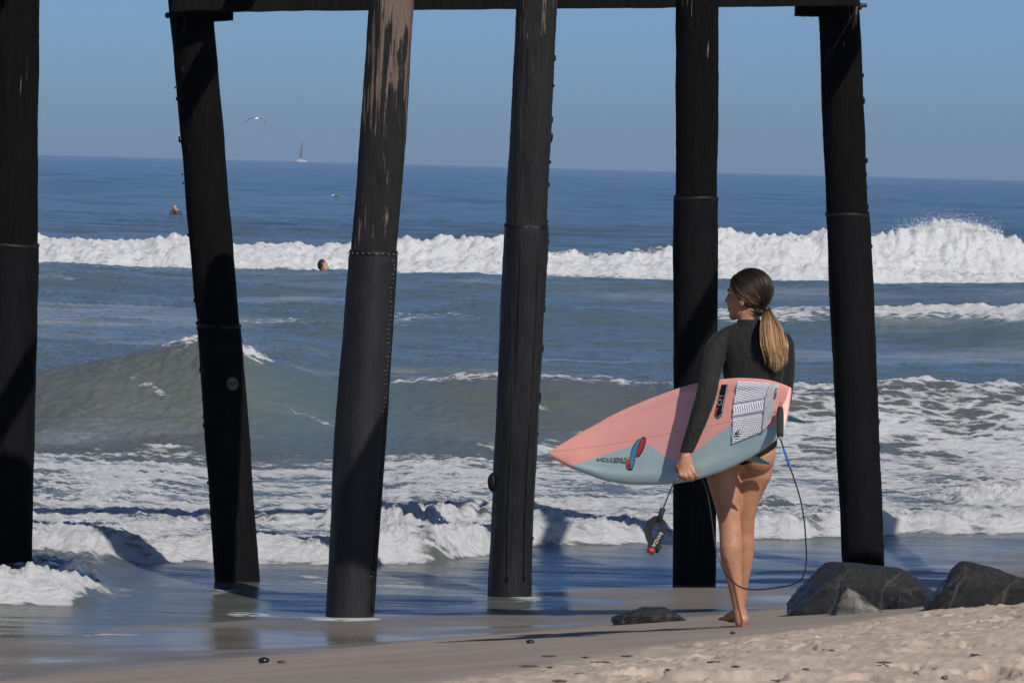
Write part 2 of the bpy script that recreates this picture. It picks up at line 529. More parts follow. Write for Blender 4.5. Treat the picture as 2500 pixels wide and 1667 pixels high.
def grid_mesh(name, X, Y, Z, mat, attrs, kind):
    r, c = X.shape; me = bpy.data.meshes.new(name)
    me.vertices.add(r * c); me.vertices.foreach_set('co', np.stack([X, Y, Z], -1).ravel())
    i = np.arange(r * c).reshape(r, c)
    q = np.stack([i[:-1, :-1], i[:-1, 1:], i[1:, 1:], i[1:, :-1]], -1).reshape(-1, 4)
    me.loops.add(q.size); me.loops.foreach_set('vertex_index', q.ravel().astype(np.int32))
    me.polygons.add(len(q)); me.polygons.foreach_set('loop_start', np.arange(0, q.size, 4, dtype=np.int32))
    me.polygons.foreach_set('use_smooth', np.ones(len(q), dtype=bool))
    me.update(calc_edges=True); me.validate()
    for k, v in attrs.items():
        a = me.attributes.new(k, 'FLOAT', 'POINT'); a.data.foreach_set('value', np.asarray(v, dtype=np.float32).ravel())
    me.materials.append(mat)
    o = bpy.data.objects.new(name, me); COL.objects.link(o); o['kind'] = kind
    return o


def cols(dense, lim, outer):
    t = np.linspace(-lim, lim, dense); e = np.geomspace(lim * 1.06, outer, 22)
    return np.concatenate([-e[::-1], t, e])


ts = cols(430, .14, 6.0)
Ys = np.concatenate([np.linspace(-40, 8.6, 25), np.arange(9, 23.5, .034), np.arange(23.5, 40, .09), np.linspace(40.5, 60, 8)])
X, Y = fan(ts, Ys, 9.0)
Zb = beach_z(X, Y)
ld = line_d(X, Y)
dm = dry_mask(X, Y)
wt = 1 - ss(-.2, 1.6, ld + .9 * fbm(X * .5, Y * .3, 3, 77))
beach = grid_mesh('beach_sand', X, Y, Zb, M_SAND, {'wet': wt, 'dry': dm}, 'structure')


def hit_beach(x, y):
    """ground under a place of the photograph (full-size pixels)"""
    lo, D = 9.0, 9.0
    while D < 60:
        q = pix(x, y, D)
        if q[2] < beach_base(q[0], q[1]): break
        D += .02
    return Vector(q)


# ------------------------------------------------------------------ sea
def ctl(pts):
    """(photo x, distance, value...) -> arrays over world X"""
    a = np.array(pts, dtype=float)
    Xs = (a[:, 0] - 1250) / F * a[:, 1]
    return Xs, a[:, 1], a[:, 2:]


B1 = ctl([(-400, 30.4, .105), (96, 30.6, .105), (500, 30.6, .105), (820, 30.8, .12), (940, 30.9, .18), (1100, 31.4, .18), (1230, 32.2, .15), (1400, 32.8, .12), (1640, 33.5, .12), (2000, 34.3, .12), (2500, 35.2, .115), (2900, 35.8, .115)])
B2 = ctl([(-400, 44, .30), (96, 44, .52), (300, 44, .68), (450, 44, .82), (540, 44, .9), (640, 44, .74), (740, 44.2, .62), (830, 44.4, .53), (960, 44.8, .50), (1200, 45, .56), (1340, 45, .58), (1600, 45.2, .52), (1950, 45, .56), (2200, 45, .62), (2400, 45.3, .6), (3000, 45.6, .6)])
B3 = ctl([(-600, 73, .16), (600, 73, .2), (1000, 73.5, .28), (1280, 74, .38), (1500, 74, .34), (1700, 74.5, .34), (1950, 74, .42), (2300, 73.5, .50), (2500, 72, .52), (3000, 71, .5)])
B4 = ctl([(-600, 92, .30), (400, 92, .32), (1000, 92, .34), (1600, 93, .40), (2000, 93, .46), (3000, 93, .46)])
B5 = ctl([(-600, 110, .5), (96, 110, .5), (300, 110, .48), (460, 110, .58), (600, 110.5, .36), (780, 111, .38), (980, 111.5, .56), (1130, 112, .76), (1230, 112, .72), (1340, 112.5, .42), (1500, 113, .46), (1640, 113.5, .6), (1760, 114, 1.02), (1900, 114, .92), (2030, 114.5, .92), (2150, 114.5, .95), (2250, 115, 1.35), (2330, 115, 1.5), (2420, 115, 1.3), (2500, 115.5, .95), (3000, 116, .9)])


def sea_at(X, Y, full=True):
    Z = np.zeros_like(X); foam = np.zeros_like(X)
    off = ss(36, 62, Y)
    far = ss(60, 200, Y)
    # chop
    face = np.exp(-((Y - 43.0) / 1.9) ** 4) * (1 - .6 * ss(-.8, 2.2, X)); glass = 1 - .9 * face
    wx = X + .6 * fbm(X * .4, Y * .4, 2, 3); wy = Y + .8 * fbm(X * .3, Y * .3, 2, 9)
    Z += fbm(wx * .16, wy * .55, 4, 101) * (.03 + .11 * off) * glass
    Z += fbm(wx * .55, wy * 1.9, 3, 111) * (.010 + .030 * off) * glass
    Z += fbm(wx * 1.3, wy * 3.4, 3, 117, .6) * .030 * off * glass * (1 - ss(120, 180, Y))
    # swell further out
    sw = np.sin(2 * math.pi * (Y / 41.0 + .9 * fbm(X * .012, Y * .016, 3, 131)))
    sw = sw + .6 * np.sin(2 * math.pi * (Y / 17.3 + 1.1 * fbm(X * .02 + 9, Y * .03, 3, 137)))
    hush = 1 - .92 * np.exp(-((X + 14.2) / 16) ** 2 - ((Y - 193) / 16) ** 2)
    Z += hush * sw * .13 * ss(118, 150, Y) * (1 - .5 * far)
    Z += hush * fbm(X * .06, Y * .18, 4, 141) * .34 * ss(116, 145, Y)
    # outer broken wave
    xs, yc, v = B5
    wob = 1.1 * fbm(X * .18, X * 0 + .3, 3, 201) + .5 * fbm(X * .9, Y * .3, 3, 205)
    yf = np.interp(X, xs, yc) + wob; A = np.interp(X, xs, v[:, 0])
    s = Y - yf
    lump = billow(X * 1.5, Y * .8, 5, 211, .6)
    prof = ss(-1.5, .9, s) * np.where(s > .9, np.exp(-(np.maximum(s - .9, 0) / 4.6) ** 1.4), 1)
    spk = np.clip(fbm(X * 1.7, Y * .8, 5, 221, .6) - .02, 0, 1)
    Z += A * prof * (.84 + .30 * (lump - .3)) + A * spk * .15 * np.exp(-((s - 1.1) / .9) ** 2)
    brk = np.interp(X, (np.array([900, 1090, 1180, 1300, 1330, 1420, 1620, 1680]) - 1250) / F * 112, [1, .95, .72, .95, .9, .40, .45, 1])
    f5 = ss(-1.9, -.9, s) * (1 - ss(2.4, 6.5, s + 2.2 * fbm(X * .5, Y * .5, 3, 231)))
    up = ss(.25, .8, s)
    foam = np.maximum(foam, f5 * np.where(up > 0, 1 - up * (1 - brk), 1) * 1.05)
    # foam skirt in front of it
    s2 = s + 3.2
    Z += .30 * ss(-.9, .6, s2) * np.exp(-np.maximum(s2 - .6, 0) / 3) * (.6 + .9 * lump)
    foam = np.maximum(foam, ss(-1.1, -.3, s2) * (1 - ss(3, 4, s2)))
    # smooth teal swell in front
    xs, yc, v = B4
    s = Y - (np.interp(X, xs, yc) + 1.6 * fbm(X * .06, X * 0, 2, 241)); A = np.interp(X, xs, v[:, 0])
    Z += A * np.exp(-(s / np.where(s < 0, 7.0, 5.0)) ** 2) * (1 + .25 * fbm(X * .25, Y * .1, 2, 245))
    # right hand second line
    xs, yc, v = B3
    s = Y - (np.interp(X, xs, yc) + .9 * fbm(X * .2, X * 0 + 2, 2, 251)); A = np.interp(X, xs, v[:, 0])
    l3 = billow(X * 1.0, Y * .9, 4, 257)
    f3a = np.interp(X, (np.array([1500, 1700, 1760, 1900, 2020, 2060, 2130, 2180, 2600]) - 1250) / F * 74, [0, .25, .8, .75, .5, .45, .85, 1, 1])
    f3 = f3a * ss(-2.1, -.8, s) * (1 - ss(1.4, 4.2, s))
    Z += A * np.exp(-(s / np.where(s < 0, 3.4, 5.5)) ** 2) * (1 + .16 * f3 * (l3 - .3) * 2)
    foam = np.maximum(foam, f3 * (.75 + .5 * l3))
    # inner wave, steep on the left
    xs, yc, v = B2
    wl = np.interp(X, (np.array([0, 700, 900, 2600]) - 1250) / F * 44, [.35, .35, 1, 1])
    s = Y - (np.interp(X, xs, yc) + wl * .9 * fbm(X * .45, X * 0 + 5, 3, 261)); A = np.interp(X, xs, v[:, 0])
    wf = np.interp(X, (np.array([0, 600, 900, 2600]) - 1250) / F * 44, [1.7, 1.5, 2.0, 2.0])
    l2 = billow(X * 1.6, Y * 1.3, 4, 267)
    f2a = np.interp(X, (np.array([0, 340, 420, 520, 590, 640, 690, 880, 960, 1230, 1330, 1640, 1800, 1920, 2150, 2500, 2800]) - 1250) / F * 44.5,
                    [0, 0, .55, .9, 1.0, .9, .15, .1, .55, .62, .55, .45, .45, .85, .8, .72, .7])
    back = np.interp(X, (np.array([300, 520, 640, 900, 2600]) - 1250) / F * 44.5, [.35, .5, 1.6, 2.4, 3.0])
    f2 = f2a * ss(-.55, -.05, s) * (1 - ss(back * .5, back, s + .5 * fbm(X * 1.5, Y, 3, 271)))
    front = np.interp(X, (np.array([1750, 1900, 2150, 2250, 2800]) - 1250) / F * 44.5, [0, 1, .95, .55, .5])
    f2 = np.maximum(f2, front * .48 * ss(-2.0, -1.0, s + .6 * fbm(X * .8, Y * .8, 3, 273)) * (1 - ss(.3, 1, s)))
    Z += A * np.exp(-np.abs(s / np.where(s < 0, wf, 3.6)) ** np.where(s < 0, 1.7, 1.6))
    Z += f2 * (l2 - .3) * .09 + np.clip(f2a - .5, 0, 1) * .22 * np.clip(fbm(X * 6, Y * 2, 3, 277), 0, 1) * np.exp(-((s - .15) / .3) ** 2)
    foam = np.maximum(foam, f2 * (.8 + .4 * l2))
    # thin streaks climbing the face
    stre = np.clip(fbm(X * 2.6 + 1.6 * (Y - 44), (Y - 44) * .8 + .25 * X, 4, 281, .6) - .06, 0, 1)
    foam = np.maximum(foam, .46 * stre * 2.6 * ss(-3.0, -1.6, s) * (1 - ss(-.8, .2, s)))
    # old foam drifting behind
    dr = np.clip(fbm(X * .55, Y * .42, 4, 291) - .22, 0, 1) * 2.6
    foam = np.maximum(foam, np.clip(dr, 0, .6) * ss(46, 48, Y) * (1 - ss(56, 64, Y)))
    dr2 = np.clip(fbm(X * .16, Y * .2, 4, 293) - .24, 0, 1) * 2.0
    foam = np.maximum(foam, np.clip(dr2, 0, .42) * ss(60, 66, Y) * (1 - ss(88, 100, Y)))
    # shore foam and bore
    xs, yc, v = B1
    yf = np.interp(X, xs, yc) + .40 * fbm(X * .9, X * 0 + 8, 4, 301) + .22 * fbm(X * 3.2, X * 0 + 3, 4, 305, .6)
    A = np.interp(X, xs, v[:, 0])
    s = Y - yf
    l1 = billow(X * 5.2, Y * 3.6, 5, 311, .65); l1b = billow(X * .9, Y * .8, 4, 315)
    st = ss(-.12, .45, s)
    Z += A * st * (.35 + .65 * np.exp(-np.maximum(s - .4, 0) / 1.5)) * (.74 + .48 * l1 + .25 * (l1b - .3))
    Z += A * .30 * np.clip(fbm(X * 7.5, Y * 3.2, 4, 317) - .04, 0, 1) * st * np.exp(-np.maximum(s - .6, 0) / 1.2)
    sb = s - 2.3 - .5 * fbm(X * .8, X * 0 + 1, 3, 303)
    brkn = ss(-.25, .25, fbm(X * .55, X * 0 + 6, 3, 309))
    Z += .085 * brkn * ss(-.2, .4, sb) * np.exp(-np.maximum(sb - .4, 0) / 1.1) * (.5 + 1.2 * l1)
    pat = fbm(X * .75, Y * 1.15, 5, 321)
    f1 = ss(-.14, .02, s) * (1.0 - .32 * ss(.45, 1.5, s)) * (1 - ss(8.6, 11.2, s + 1.4 * fbm(X * .35, Y * .3, 3, 325)))
    f1 = f1 + ((pat * .85) * ss(.5, 1.6, s) + .9 * np.minimum(fbm(X * 1.6, Y * 1.5, 4, 323), .05) * (1 - ss(.5, 1.6, s)) + .42 * brkn * np.exp(-((sb - .3) / .55) ** 2)) * (f1 > .01) + .25 * np.clip(l1 - .35, 0, 1) * ss(.5, 1.5, s)
    foam = np.maximum(foam, np.clip(f1, 0, 1.1))
    # small spill at the left
    xL = -2.25
    yf0 = 27.55 + .14 * (X + 3.0) + .13 * fbm(X * 2.2, X * 0 + 4, 3, 331)
    s0 = Y - yf0
    a0 = .17 * ss(0, .55, xL - X + .15 * fbm(X * 2, Y, 2, 335))
    l0 = billow(X * 6.5, Y * 5.0, 4, 337, .6)
    Z += a0 * ss(-.18, .28, s0) * (.3 + .7 * np.exp(-np.maximum(s0 - .3, 0) / 1.0)) * (.75 + .6 * l0)
    foam = np.maximum(foam, ss(.02, .10, a0) * ss(-.2, -.05, s0) * (1 - ss(.6, 1.1, s0)) * 1.1)
    lc = np.clip(fbm(X * 1.6, Y * .9, 4, 371, .6) * 1.1 + .10, 0, .46) * ss(27.2, 28.4, Y) * (1 - ss(30.2, 31.2, Y)) * (1 - ss(-.4, .8, X))
    foam = np.maximum(foam, lc)
    # swash rim
    ldn = line_d(X, Y)
    rim = np.exp(-((ldn + 2.7 + .55 * fbm(X * .8, Y * .5, 3, 341)) / .30) ** 2) * ss(-2.9, -1.9, X) * (1 - ss(-.9, -.2, X))
    foam = np.maximum(foam, rim * .75)
    ps = np.exp(-(((X + .80) / .25) ** 2 + ((Y - 27.15) / .28) ** 2)) + .8 * np.exp(-(((X - .14) / .16) ** 2 + ((Y - 28.65) / .25) ** 2)) + .7 * np.exp(-(((X + 1.45) / .3) ** 2 + ((Y - 27.3) / .25) ** 2))
    foam = np.maximum(foam, .8 * np.clip(ps, 0, 1))
    Z += .01 * np.clip(ps, 0, 1)
    Z -= Y * Y / (2 * 6.371e6)
    sedm = np.interp(Y, [24, 40, 46, 52, 70, 90, 118, 135, 170, 400], [1, 1, .95, .62, .5, .5, .5, .42, .2, 0])
    sedm = sedm + .28 * fbm(X * .05, Y * .05, 3, 351) * ss(40, 60, Y) * (1 - ss(170, 300, Y))
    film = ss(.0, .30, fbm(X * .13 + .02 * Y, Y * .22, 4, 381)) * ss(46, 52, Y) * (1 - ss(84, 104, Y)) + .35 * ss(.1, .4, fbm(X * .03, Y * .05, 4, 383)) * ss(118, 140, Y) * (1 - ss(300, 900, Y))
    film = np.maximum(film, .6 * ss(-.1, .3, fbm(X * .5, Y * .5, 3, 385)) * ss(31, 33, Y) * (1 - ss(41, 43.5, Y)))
    calm = np.maximum((1 - ss(34, 40, Y)) * .30 + .5 * ss(150, 800, Y), .97 * face)
    sedm = sedm - .42 * face * ss(-2.9, -2.0, X + .3 * fbm(X * .8, Y * .8, 3, 361)) * (1 - ss(-1.2, -.2, X))
    return Z, np.clip(foam, 0, 1.1), np.clip(sedm, 0, 1), np.clip(calm, 0, 1), np.clip(film, 0, 1)


ts = cols(500, .135, 1.4)
Ys = np.concatenate([np.arange(23.5, 34, .06), np.arange(34, 40, .07), np.arange(40, 46.5, .036), np.arange(46.5, 62, .09), np.arange(62, 100, .2), np.arange(100, 122, .085),
                     np.arange(122, 200, .5), np.geomspace(201, 1000, 160), np.geomspace(1010, 8000, 60)])
X, Y = fan(ts, Ys, 23.5)
Zs, fm, sdm, clm, flm = sea_at(X, Y)
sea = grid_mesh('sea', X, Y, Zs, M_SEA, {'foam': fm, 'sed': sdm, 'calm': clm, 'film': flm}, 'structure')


def sea_z(x, y):
    a = np.array([[float(x)]]); b = np.array([[float(y)]])
    return float(sea_at(a, b)[0][0, 0])


# spray thrown up along the crests
mb = MB()
def drop(c, r):
    c = np.array(c); v = [c + r * np.array(p) for p in ((1, 0, 0), (-1, 0, 0), (0, 1, 0), (0, -1, 0), (0, 0, 1), (0, 0, -1))]
    mb.add(v, [(0, 2, 4), (2, 1, 4), (1, 3, 4), (3, 0, 4), (2, 0, 5), (1, 2, 5), (3, 1, 5), (0, 3, 5)])
xs5, yc5, v5 = B5
def spray(x0, x1, D, n, hmul, rr, zb):
    for i in range(n):
        xx = RNG.uniform(x0, x1); Xw = (xx - 1250) / F * D
        h = abs(RNG.normal(0, 1)) * hmul
        drop((Xw, D + RNG.normal(0, .3), zb(Xw) + h), RNG.uniform(.4, 1.0) * rr * (1 if h < hmul else .6))
A5 = lambda x: float(np.interp(x, xs5, v5[:, 0]))
spray(2180, 2440, 115.9, 2600, .17, .013, lambda x: A5(x) * .95)
spray(2000, 2250, 115.9, 420, .24, .011, lambda x: A5(x) * 1.0)
spray(1700, 2180, 115.4, 900, .09, .012, lambda x: A5(x) * .92)
spray(96, 1300, 111.5, 1300, .07, .011, lambda x: A5(x) * .88)
A2 = lambda x: float(np.interp(x, B2[0], B2[2][:, 0]))
spray(590, 650, 44.2, 500, .06, .0045, lambda x: A2(x) * .98)
spray(410, 560, 44.1, 260, .03, .004, lambda x: A2(x) * .98)
spray(1900, 2500, 45.0, 420, .04, .0045, lambda x: A2(x) * .98)
A1 = lambda x: float(np.interp(x, B1[0], B1[2][:, 0]))
for i in range(260):
    xx = RNG.uniform(0, 2500); D0 = float(np.interp((xx - 1250) / F * 31.5, B1[0], B1[1])); D = D0 + RNG.uniform(.2, .9)
    Xw = (xx - 1250) / F * D; drop((Xw, D, A1(Xw) * .9 + abs(RNG.normal(0, .06))), RNG.uniform(.002, .006))
mb.build('sea_spray', M_FOAM)
bpy.data.objects['sea_spray']['kind'] = 'stuff'

# ------------------------------------------------------------------ pier piles
def pile(name, label, prof, D, m_up, m_sl, split=None, grow=0.0, rough=.0055, seed=0, top=3.87, low=-.45):
    """prof: (photo y, left x, right x) from top to base; split: photo y where the wrap begins"""
    ctr = []
    for y, xl, xr in prof:
        c = pd((xl + xr) / 2, y, D); ctr.append((c[2], c[0], (xr - xl) / 2 * K / F * D))
    ctr = np.array(ctr)[::-1]                     # rising z

    def at(z):
        x = np.interp(z, ctr[:, 0], ctr[:, 1]); r = np.interp(z, ctr[:, 0], ctr[:, 2])
        if z > ctr[-1, 0]: x += (z - ctr[-1, 0]) * (ctr[-1, 1] - ctr[-2, 1]) / (ctr[-1, 0] - ctr[-2, 0])
        if z < ctr[0, 0]: x += (z - ctr[0, 0]) * (ctr[1, 1] - ctr[0, 1]) / (ctr[1, 0] - ctr[0, 0])
        return x, r
    zb = ctr[0, 0]
    xb, rb = at(zb)
    root = empty(name, (xb, D, zb)); root['label'] = label
    zs = pd(0, split, D)[2] if split else None
    if split: zs = pd((np.interp(split, [p[0] for p in prof], [(p[1] + p[2]) / 2 for p in prof])), split, D)[2]

    def seg(z0, z1, n, mat, nm, rmul=1.0, ns=40):
        rings = []; hs = []
        for z in np.linspace(z0, z1, n):
            x, r = at(z)
            ring = []
            for k in range(ns):
                a = 2 * math.pi * k / ns
                nv = mnoise.fractal(Vector((math.cos(a) * 1.6 + seed * 3.1, math.sin(a) * 1.6, z * 1.1)), 1, 2, 3)
                nf = mnoise.noise(Vector((math.cos(a) * 7 + seed, math.sin(a) * 7, z * 3.0)))
                nn = mnoise.noise(Vector((math.cos(a) * 9 + seed, math.sin(a) * 9, z * 22.0)))
                rr = (r * rmul + rough * (nv * 1.3 + nf * .9) + rough * .35 * max(0, nn) * 1.5)
                ring.append((x + rr * math.cos(a), D + rr * math.sin(a), z))
            rings.append(ring); hs += [(z - z0) / (z1 - z0)] * ns
        b = MB().loft(rings)
        o = b.build(nm, mat, root)
        at_ = o.data.attributes.new('hgt', 'FLOAT', 'POINT'); at_.data.foreach_set('value', np.array(hs, dtype=np.float32))
        return o
    if zs is None:
        seg(low, top, 170, m_up, 'timber')
    else:
        seg(zs - .25, top, 110, m_up, 'timber', .955)
        seg(low, zs, 120, m_sl, 'sleeve', 1.0)
        x, r = at(zs - .012); rr = []
        for z, q in ((zs - .022, r * 1.0), (zs - .018, r * 1.010 + .001), (zs - .004, r * 1.012 + .001), (zs + .002, r * .99)):
            rr.append([(x + q * math.cos(a) * (1 + .008 * math.sin(5 * a + seed)), D + q * math.sin(a), z + .004 * math.sin(3 * a + seed)) for a in np.linspace(0, 2 * math.pi, 40, endpoint=False)])
        MB().loft(rr).build('collar', M_TARLUMP, root)
    return root, at


P1o, at1 = pile('pier_piling', 'shade-darkened piling cut off by the left edge of the picture', [(0, -42, 93), (560, -44, 89), (1320, -44, 73)], 29.35, M_TIMBER_SHADED, M_SLEEVE_SHADED, 560, seed=1)
P2o, at2 = pile('pier_piling', 'shade-darkened leaning piling with a round grey sticker, second from the left', [(0, 385, 490), (500, 427, 532), (750, 452, 553), (1000, 470, 573), (1335, 493, 598)], 29.5, M_TIMBER_SHADED, M_SLEEVE_SHADED, 745, seed=2)
P3o, at3 = pile('pier_piling', 'piling nearest the camera with worn brown wood above a nailed black wrap', [(0, 845, 954), (300, 826, 936), (570, 804, 913), (600, 800, 913), (1000, 768, 888), (1420, 747, 858)], 27.35, M_TIMBER_WORN, M_SLEEVE_SATIN, 576, seed=3)
P4o, at4 = pile('pier_piling', 'tar-coated piling with a round knob low on its left side', [(0, 1184, 1282), (500, 1160, 1258), (540, 1157, 1259), (1180, 1128, 1226), (1370, 1120, 1221)], 28.9, M_TIMBER_TAR, M_SLEEVE_TAR, 516, seed=4, rough=.006)
P5o, at5 = pile('pier_piling', 'upright shade-darkened piling directly behind the woman with the surfboard', [(0, 1550, 1652), (450, 1550, 1650), (460, 1547, 1650), (1340, 1545, 1644)], 30.1, M_TIMBER_SHADED, M_SLEEVE_SHADED, 452, seed=5)
P6o, at6 = pile('pier_piling', 'shade-darkened piling at the far right standing behind the boulders', [(0, 1878, 1976), (480, 1895, 1995), (520, 1899, 2000), (1000, 1920, 2019), (1330, 1937, 2033)], 31.4, M_TIMBER_SHADED, M_SLEEVE_SHADED, 490, seed=6)
for p_ in (P1o, P2o, P3o, P4o, P5o, P6o): tag(p_, cat='piling', group='timber pilings holding up the pier')

# nails down the wrap seam, seam strip and knobs
mb = MB(); sm = []
for i, y in enumerate(np.arange(596, 1330, 10.5)):
    z = pd(850, y, 27.35)[2]; x, r = at3(z)
    a = math.radians(-31 + 3 * math.sin(i * .7)); j = (i % 2) * .09
    for aa in ((a,) if i % 3 else (a, a - .13)):
        c = Vector((x + (r + .0035) * math.cos(aa), 27.35 + (r + .0035) * math.sin(aa), z))
        mb.ell(c, ((math.cos(aa), math.sin(aa), 0), (-math.sin(aa), math.cos(aa), 0), (0, 0, 1)), (.003, .0036, .0036), 6, 4)
for k in range(12):
    aa = -math.pi * (k + .5) / 12; z = pd(857, 582, 27.35)[2]; x, r = at3(z)
    mb.ell((x + (r + .009) * math.cos(aa), 27.35 + (r + .009) * math.sin(aa), z), ((math.cos(aa), math.sin(aa), 0), (-math.sin(aa), math.cos(aa), 0), (0, 0, 1)), (.004, .005, .005), 6, 4)
mb.build('nail_heads', M_NAIL, P3o)['kind'] = 'stuff'
pts = []; rad = []
for y in np.linspace(600, 1400, 40):
    z = pd(850, y, 27.35)[2]; x, r = at3(z); a = math.radians(-20)
    pts.append((x + (r + .001) * math.cos(a), 27.35 + (r + .001) * math.sin(a), z)); rad.append((.004 + .002 * random.random(), .022))
MB().tube(pts, rad, 8, flat=(math.cos(-.35), math.sin(-.35), 0)).build('seam_strip', M_TARLUMP, P3o)
for a0, nm in ((-52, 'wrap_seam'), (-100, 'wrap_seam')):
    pts = []
    for y in np.linspace(560, 1330, 60):
        z = pd(1200, y, 28.9)[2]; x, r = at4(z); a = math.radians(a0 + 2 * math.sin(y * .01))
        pts.append((x + (r + .002) * math.cos(a), 28.9 + (r + .002) * math.sin(a), z))
    MB().tube(pts, [.005 + .003 * random.random() for _ in pts], 6).build(nm, M_TARLUMP, P4o)
def ball(c, r, name, mat, parent, sq=(1, 1, 1)):
    b = MB().ell(c, ((1, 0, 0), (0, 1, 0), (0, 0, 1)), (r * sq[0], r * sq[1], r * sq[2]), 18, 12)
    v = np.array(b.v); cc = np.array(c)
    for i in range(len(v)): v[i] = cc + (v[i] - cc) * (1 + .12 * mnoise.noise(Vector(v[i] * 30)))
    return mk(name, v, b.f, mat, parent)
c = pd(1134, 1107, 28.9); ball(c, .048, 'knob', M_TARLUMP, P4o, (.8, 1, 1.25))
c = pd(385, 36, 29.5); ball(c, .018, 'bolt_head', M_IRON, P2o, (1, 1, 1.1))
c1 = pd(1970, 14, 31.4); c2 = pd(1991, 13, 31.4); MB().tube([c1, c2], .0135, 10).build('bolt', M_IRON, P6o)
c2 = pd(1976, 15, 31.4); ball(c2, .026, 'bolt_nut', M_IRON, P6o, (.6, 1, 1))
# lumps of mussel and tar down the right edges
for (po, at_, D, ang) in ((P4o, at4, 28.9, 0), (P2o, at2, 29.5, 180), (P6o, at6, 31.4, 0)):
    mb = MB()
    for k in range(34):
        z = RNG.uniform(.05, 3.3); x, r = at_(z); a = math.radians(ang + RNG.normal(0, 18))
        q = RNG.uniform(.004, .010)
        mb.ell((x + r * math.cos(a), D + r * math.sin(a), z), ((1, 0, 0), (0, 1, 0), (0, 0, 1)), (q, q, q * RNG.uniform(1, 3.2)), 7, 5)
    mb.build('tar_drips', M_TARLUMP, po)['kind'] = 'stuff'

# round sticker with its lettering
D2 = 29.5; cz = pd(536, 879, D2); zc = cz[2]; xc, rc = at2(zc)
def on_pile(u, v, off):
    """u right, v up in metres from the sticker centre, bent round the pile"""
    z = zc + v; x, r = at2(z); s_ = (cz[0] - xc) + u; r2 = r + off
    s_ = max(-r * .98, min(r * .98, s_)); a = math.asin(s_ / r)
    return (x + r2 * math.sin(a), D2 - r2 * math.cos(a), z)
RS = 14.5 * K / F * D2; SXs = .86
def disc(r0, r1, off, name, mat, par, n=36):
    b = MB(); rows = []
    for q in np.linspace(r0, r1, 4): rows.append([on_pile(q * math.cos(a) * SXs, q * math.sin(a) * 1.05, off) for a in np.linspace(0, 2 * math.pi, n, endpoint=False)])
    b.loft(rows, caps=False)
    return b.build(name, mat, par)
st = disc(.0005, RS * .84, .008, 'sticker', M_STICK, P2o)
st['label'] = 'round grey sticker lettered KF'
disc(RS * .92, RS, .008, 'sticker_rim', M_STICK, st)
for s_, dx in (('K', -.27), ('F', .22)):
    v, f = text2d(s_, RS * .92, .0018)
    mk('sticker_lettering', [on_pile(RS * dx + p[0] * .9, p[1] - RS * .02, .011) for p in v], f, M_STICKD, st, smooth=False)
for dx in (-.62, .66):
    mk('sticker_dot', [on_pile(RS * dx + .0035 * math.cos(a), .0035 * math.sin(a) - .003, .011) for a in np.linspace(0, 6.28, 8, endpoint=False)], [tuple(range(8))], M_STICKD, st, smooth=False)

# cap beam, girders and unseen deck sections shaped to shade the water
deck = empty('pier_deck', (1.0, 29.0, 3.4))
tag(deck, 'dark timber cap beam of the pier across the top of the picture, with unseen planks added for shade', 'pier')
def rough_beam(name, a, b, h, w, n=60, seed=0, mat=M_BEAM):
    """beam whose lower edge runs a -> b, height h, width w (away from the camera)"""
    a, b = Vector(a), Vector(b); rings = []
    for i in range(n + 1):
        t = i / n; p = a.lerp(b, t); e = .006 * mnoise.noise(Vector((t * 14, seed, 0))) + .004 * mnoise.noise(Vector((t * 45, seed, 2)))
        rings.append([p + Vector((0, 0, e)), p + Vector((0, w, e)), p + Vector((0, w, h)), p + Vector((0, 0, h))])
    return MB().loft(rings).build(name, mat, deck, smooth=False)
rough_beam('cap_beam', pd(395, 26, 29.05), pd(1975, 11.5, 31.0), .30, .26, seed=1)
rough_beam('cap_block', pd(440, 52, 29.45), pd(531, 46, 29.45), .16, .22, 10, 3)
rough_beam('cap_block', pd(1829, 36, 31.35), pd(1930, 39, 31.35), .16, .22, 10, 5)
for xj, yb in ((-3.05, 29.45), (-1.55, 29.3), (2.42, 31.0), (4.9, 31.0)):
    MB().box((xj, (yb + 23.4) / 2, 3.935), (.055, 0, 0), (0, (yb - 23.4) / 2, 0), (0, 0, .06)).build('joist', M_BEAM, deck, smooth=False)
rough_beam('girder', (-3.4, 24.7, 3.66), (-.5, 24.7, 3.66), .215, .2, 14, 7)
rough_beam('girder', (.7, 23.7, 3.66), (5.4, 23.7, 3.66), .215, .2, 14, 8)
rough_beam('girder', (1.9, 26.1, 3.66), (6.0, 26.1, 3.66), .215, .2, 14, 9)
for i in range(38):  # unseen planks, cut and gapped so their shade lands on chosen water
    x = -3.3 + i * .235
    if -.55 < x < .75: continue
    if x < 0: yA, yB = 24.1, 25.7
    elif x < 2.0: yA, yB = 23.3, 24.4
    else: yA, yB = 25.5 + (x - 2) * .06, 26.9 + (x - 2) * .08
    zt = 4.035
    MB().box((x, (yA + yB) / 2, zt), (.11, 0, 0), (0, (yB - yA) / 2, 0), (0, 0, .035)).build('shade_plank', M_BEAM, deck, smooth=False)

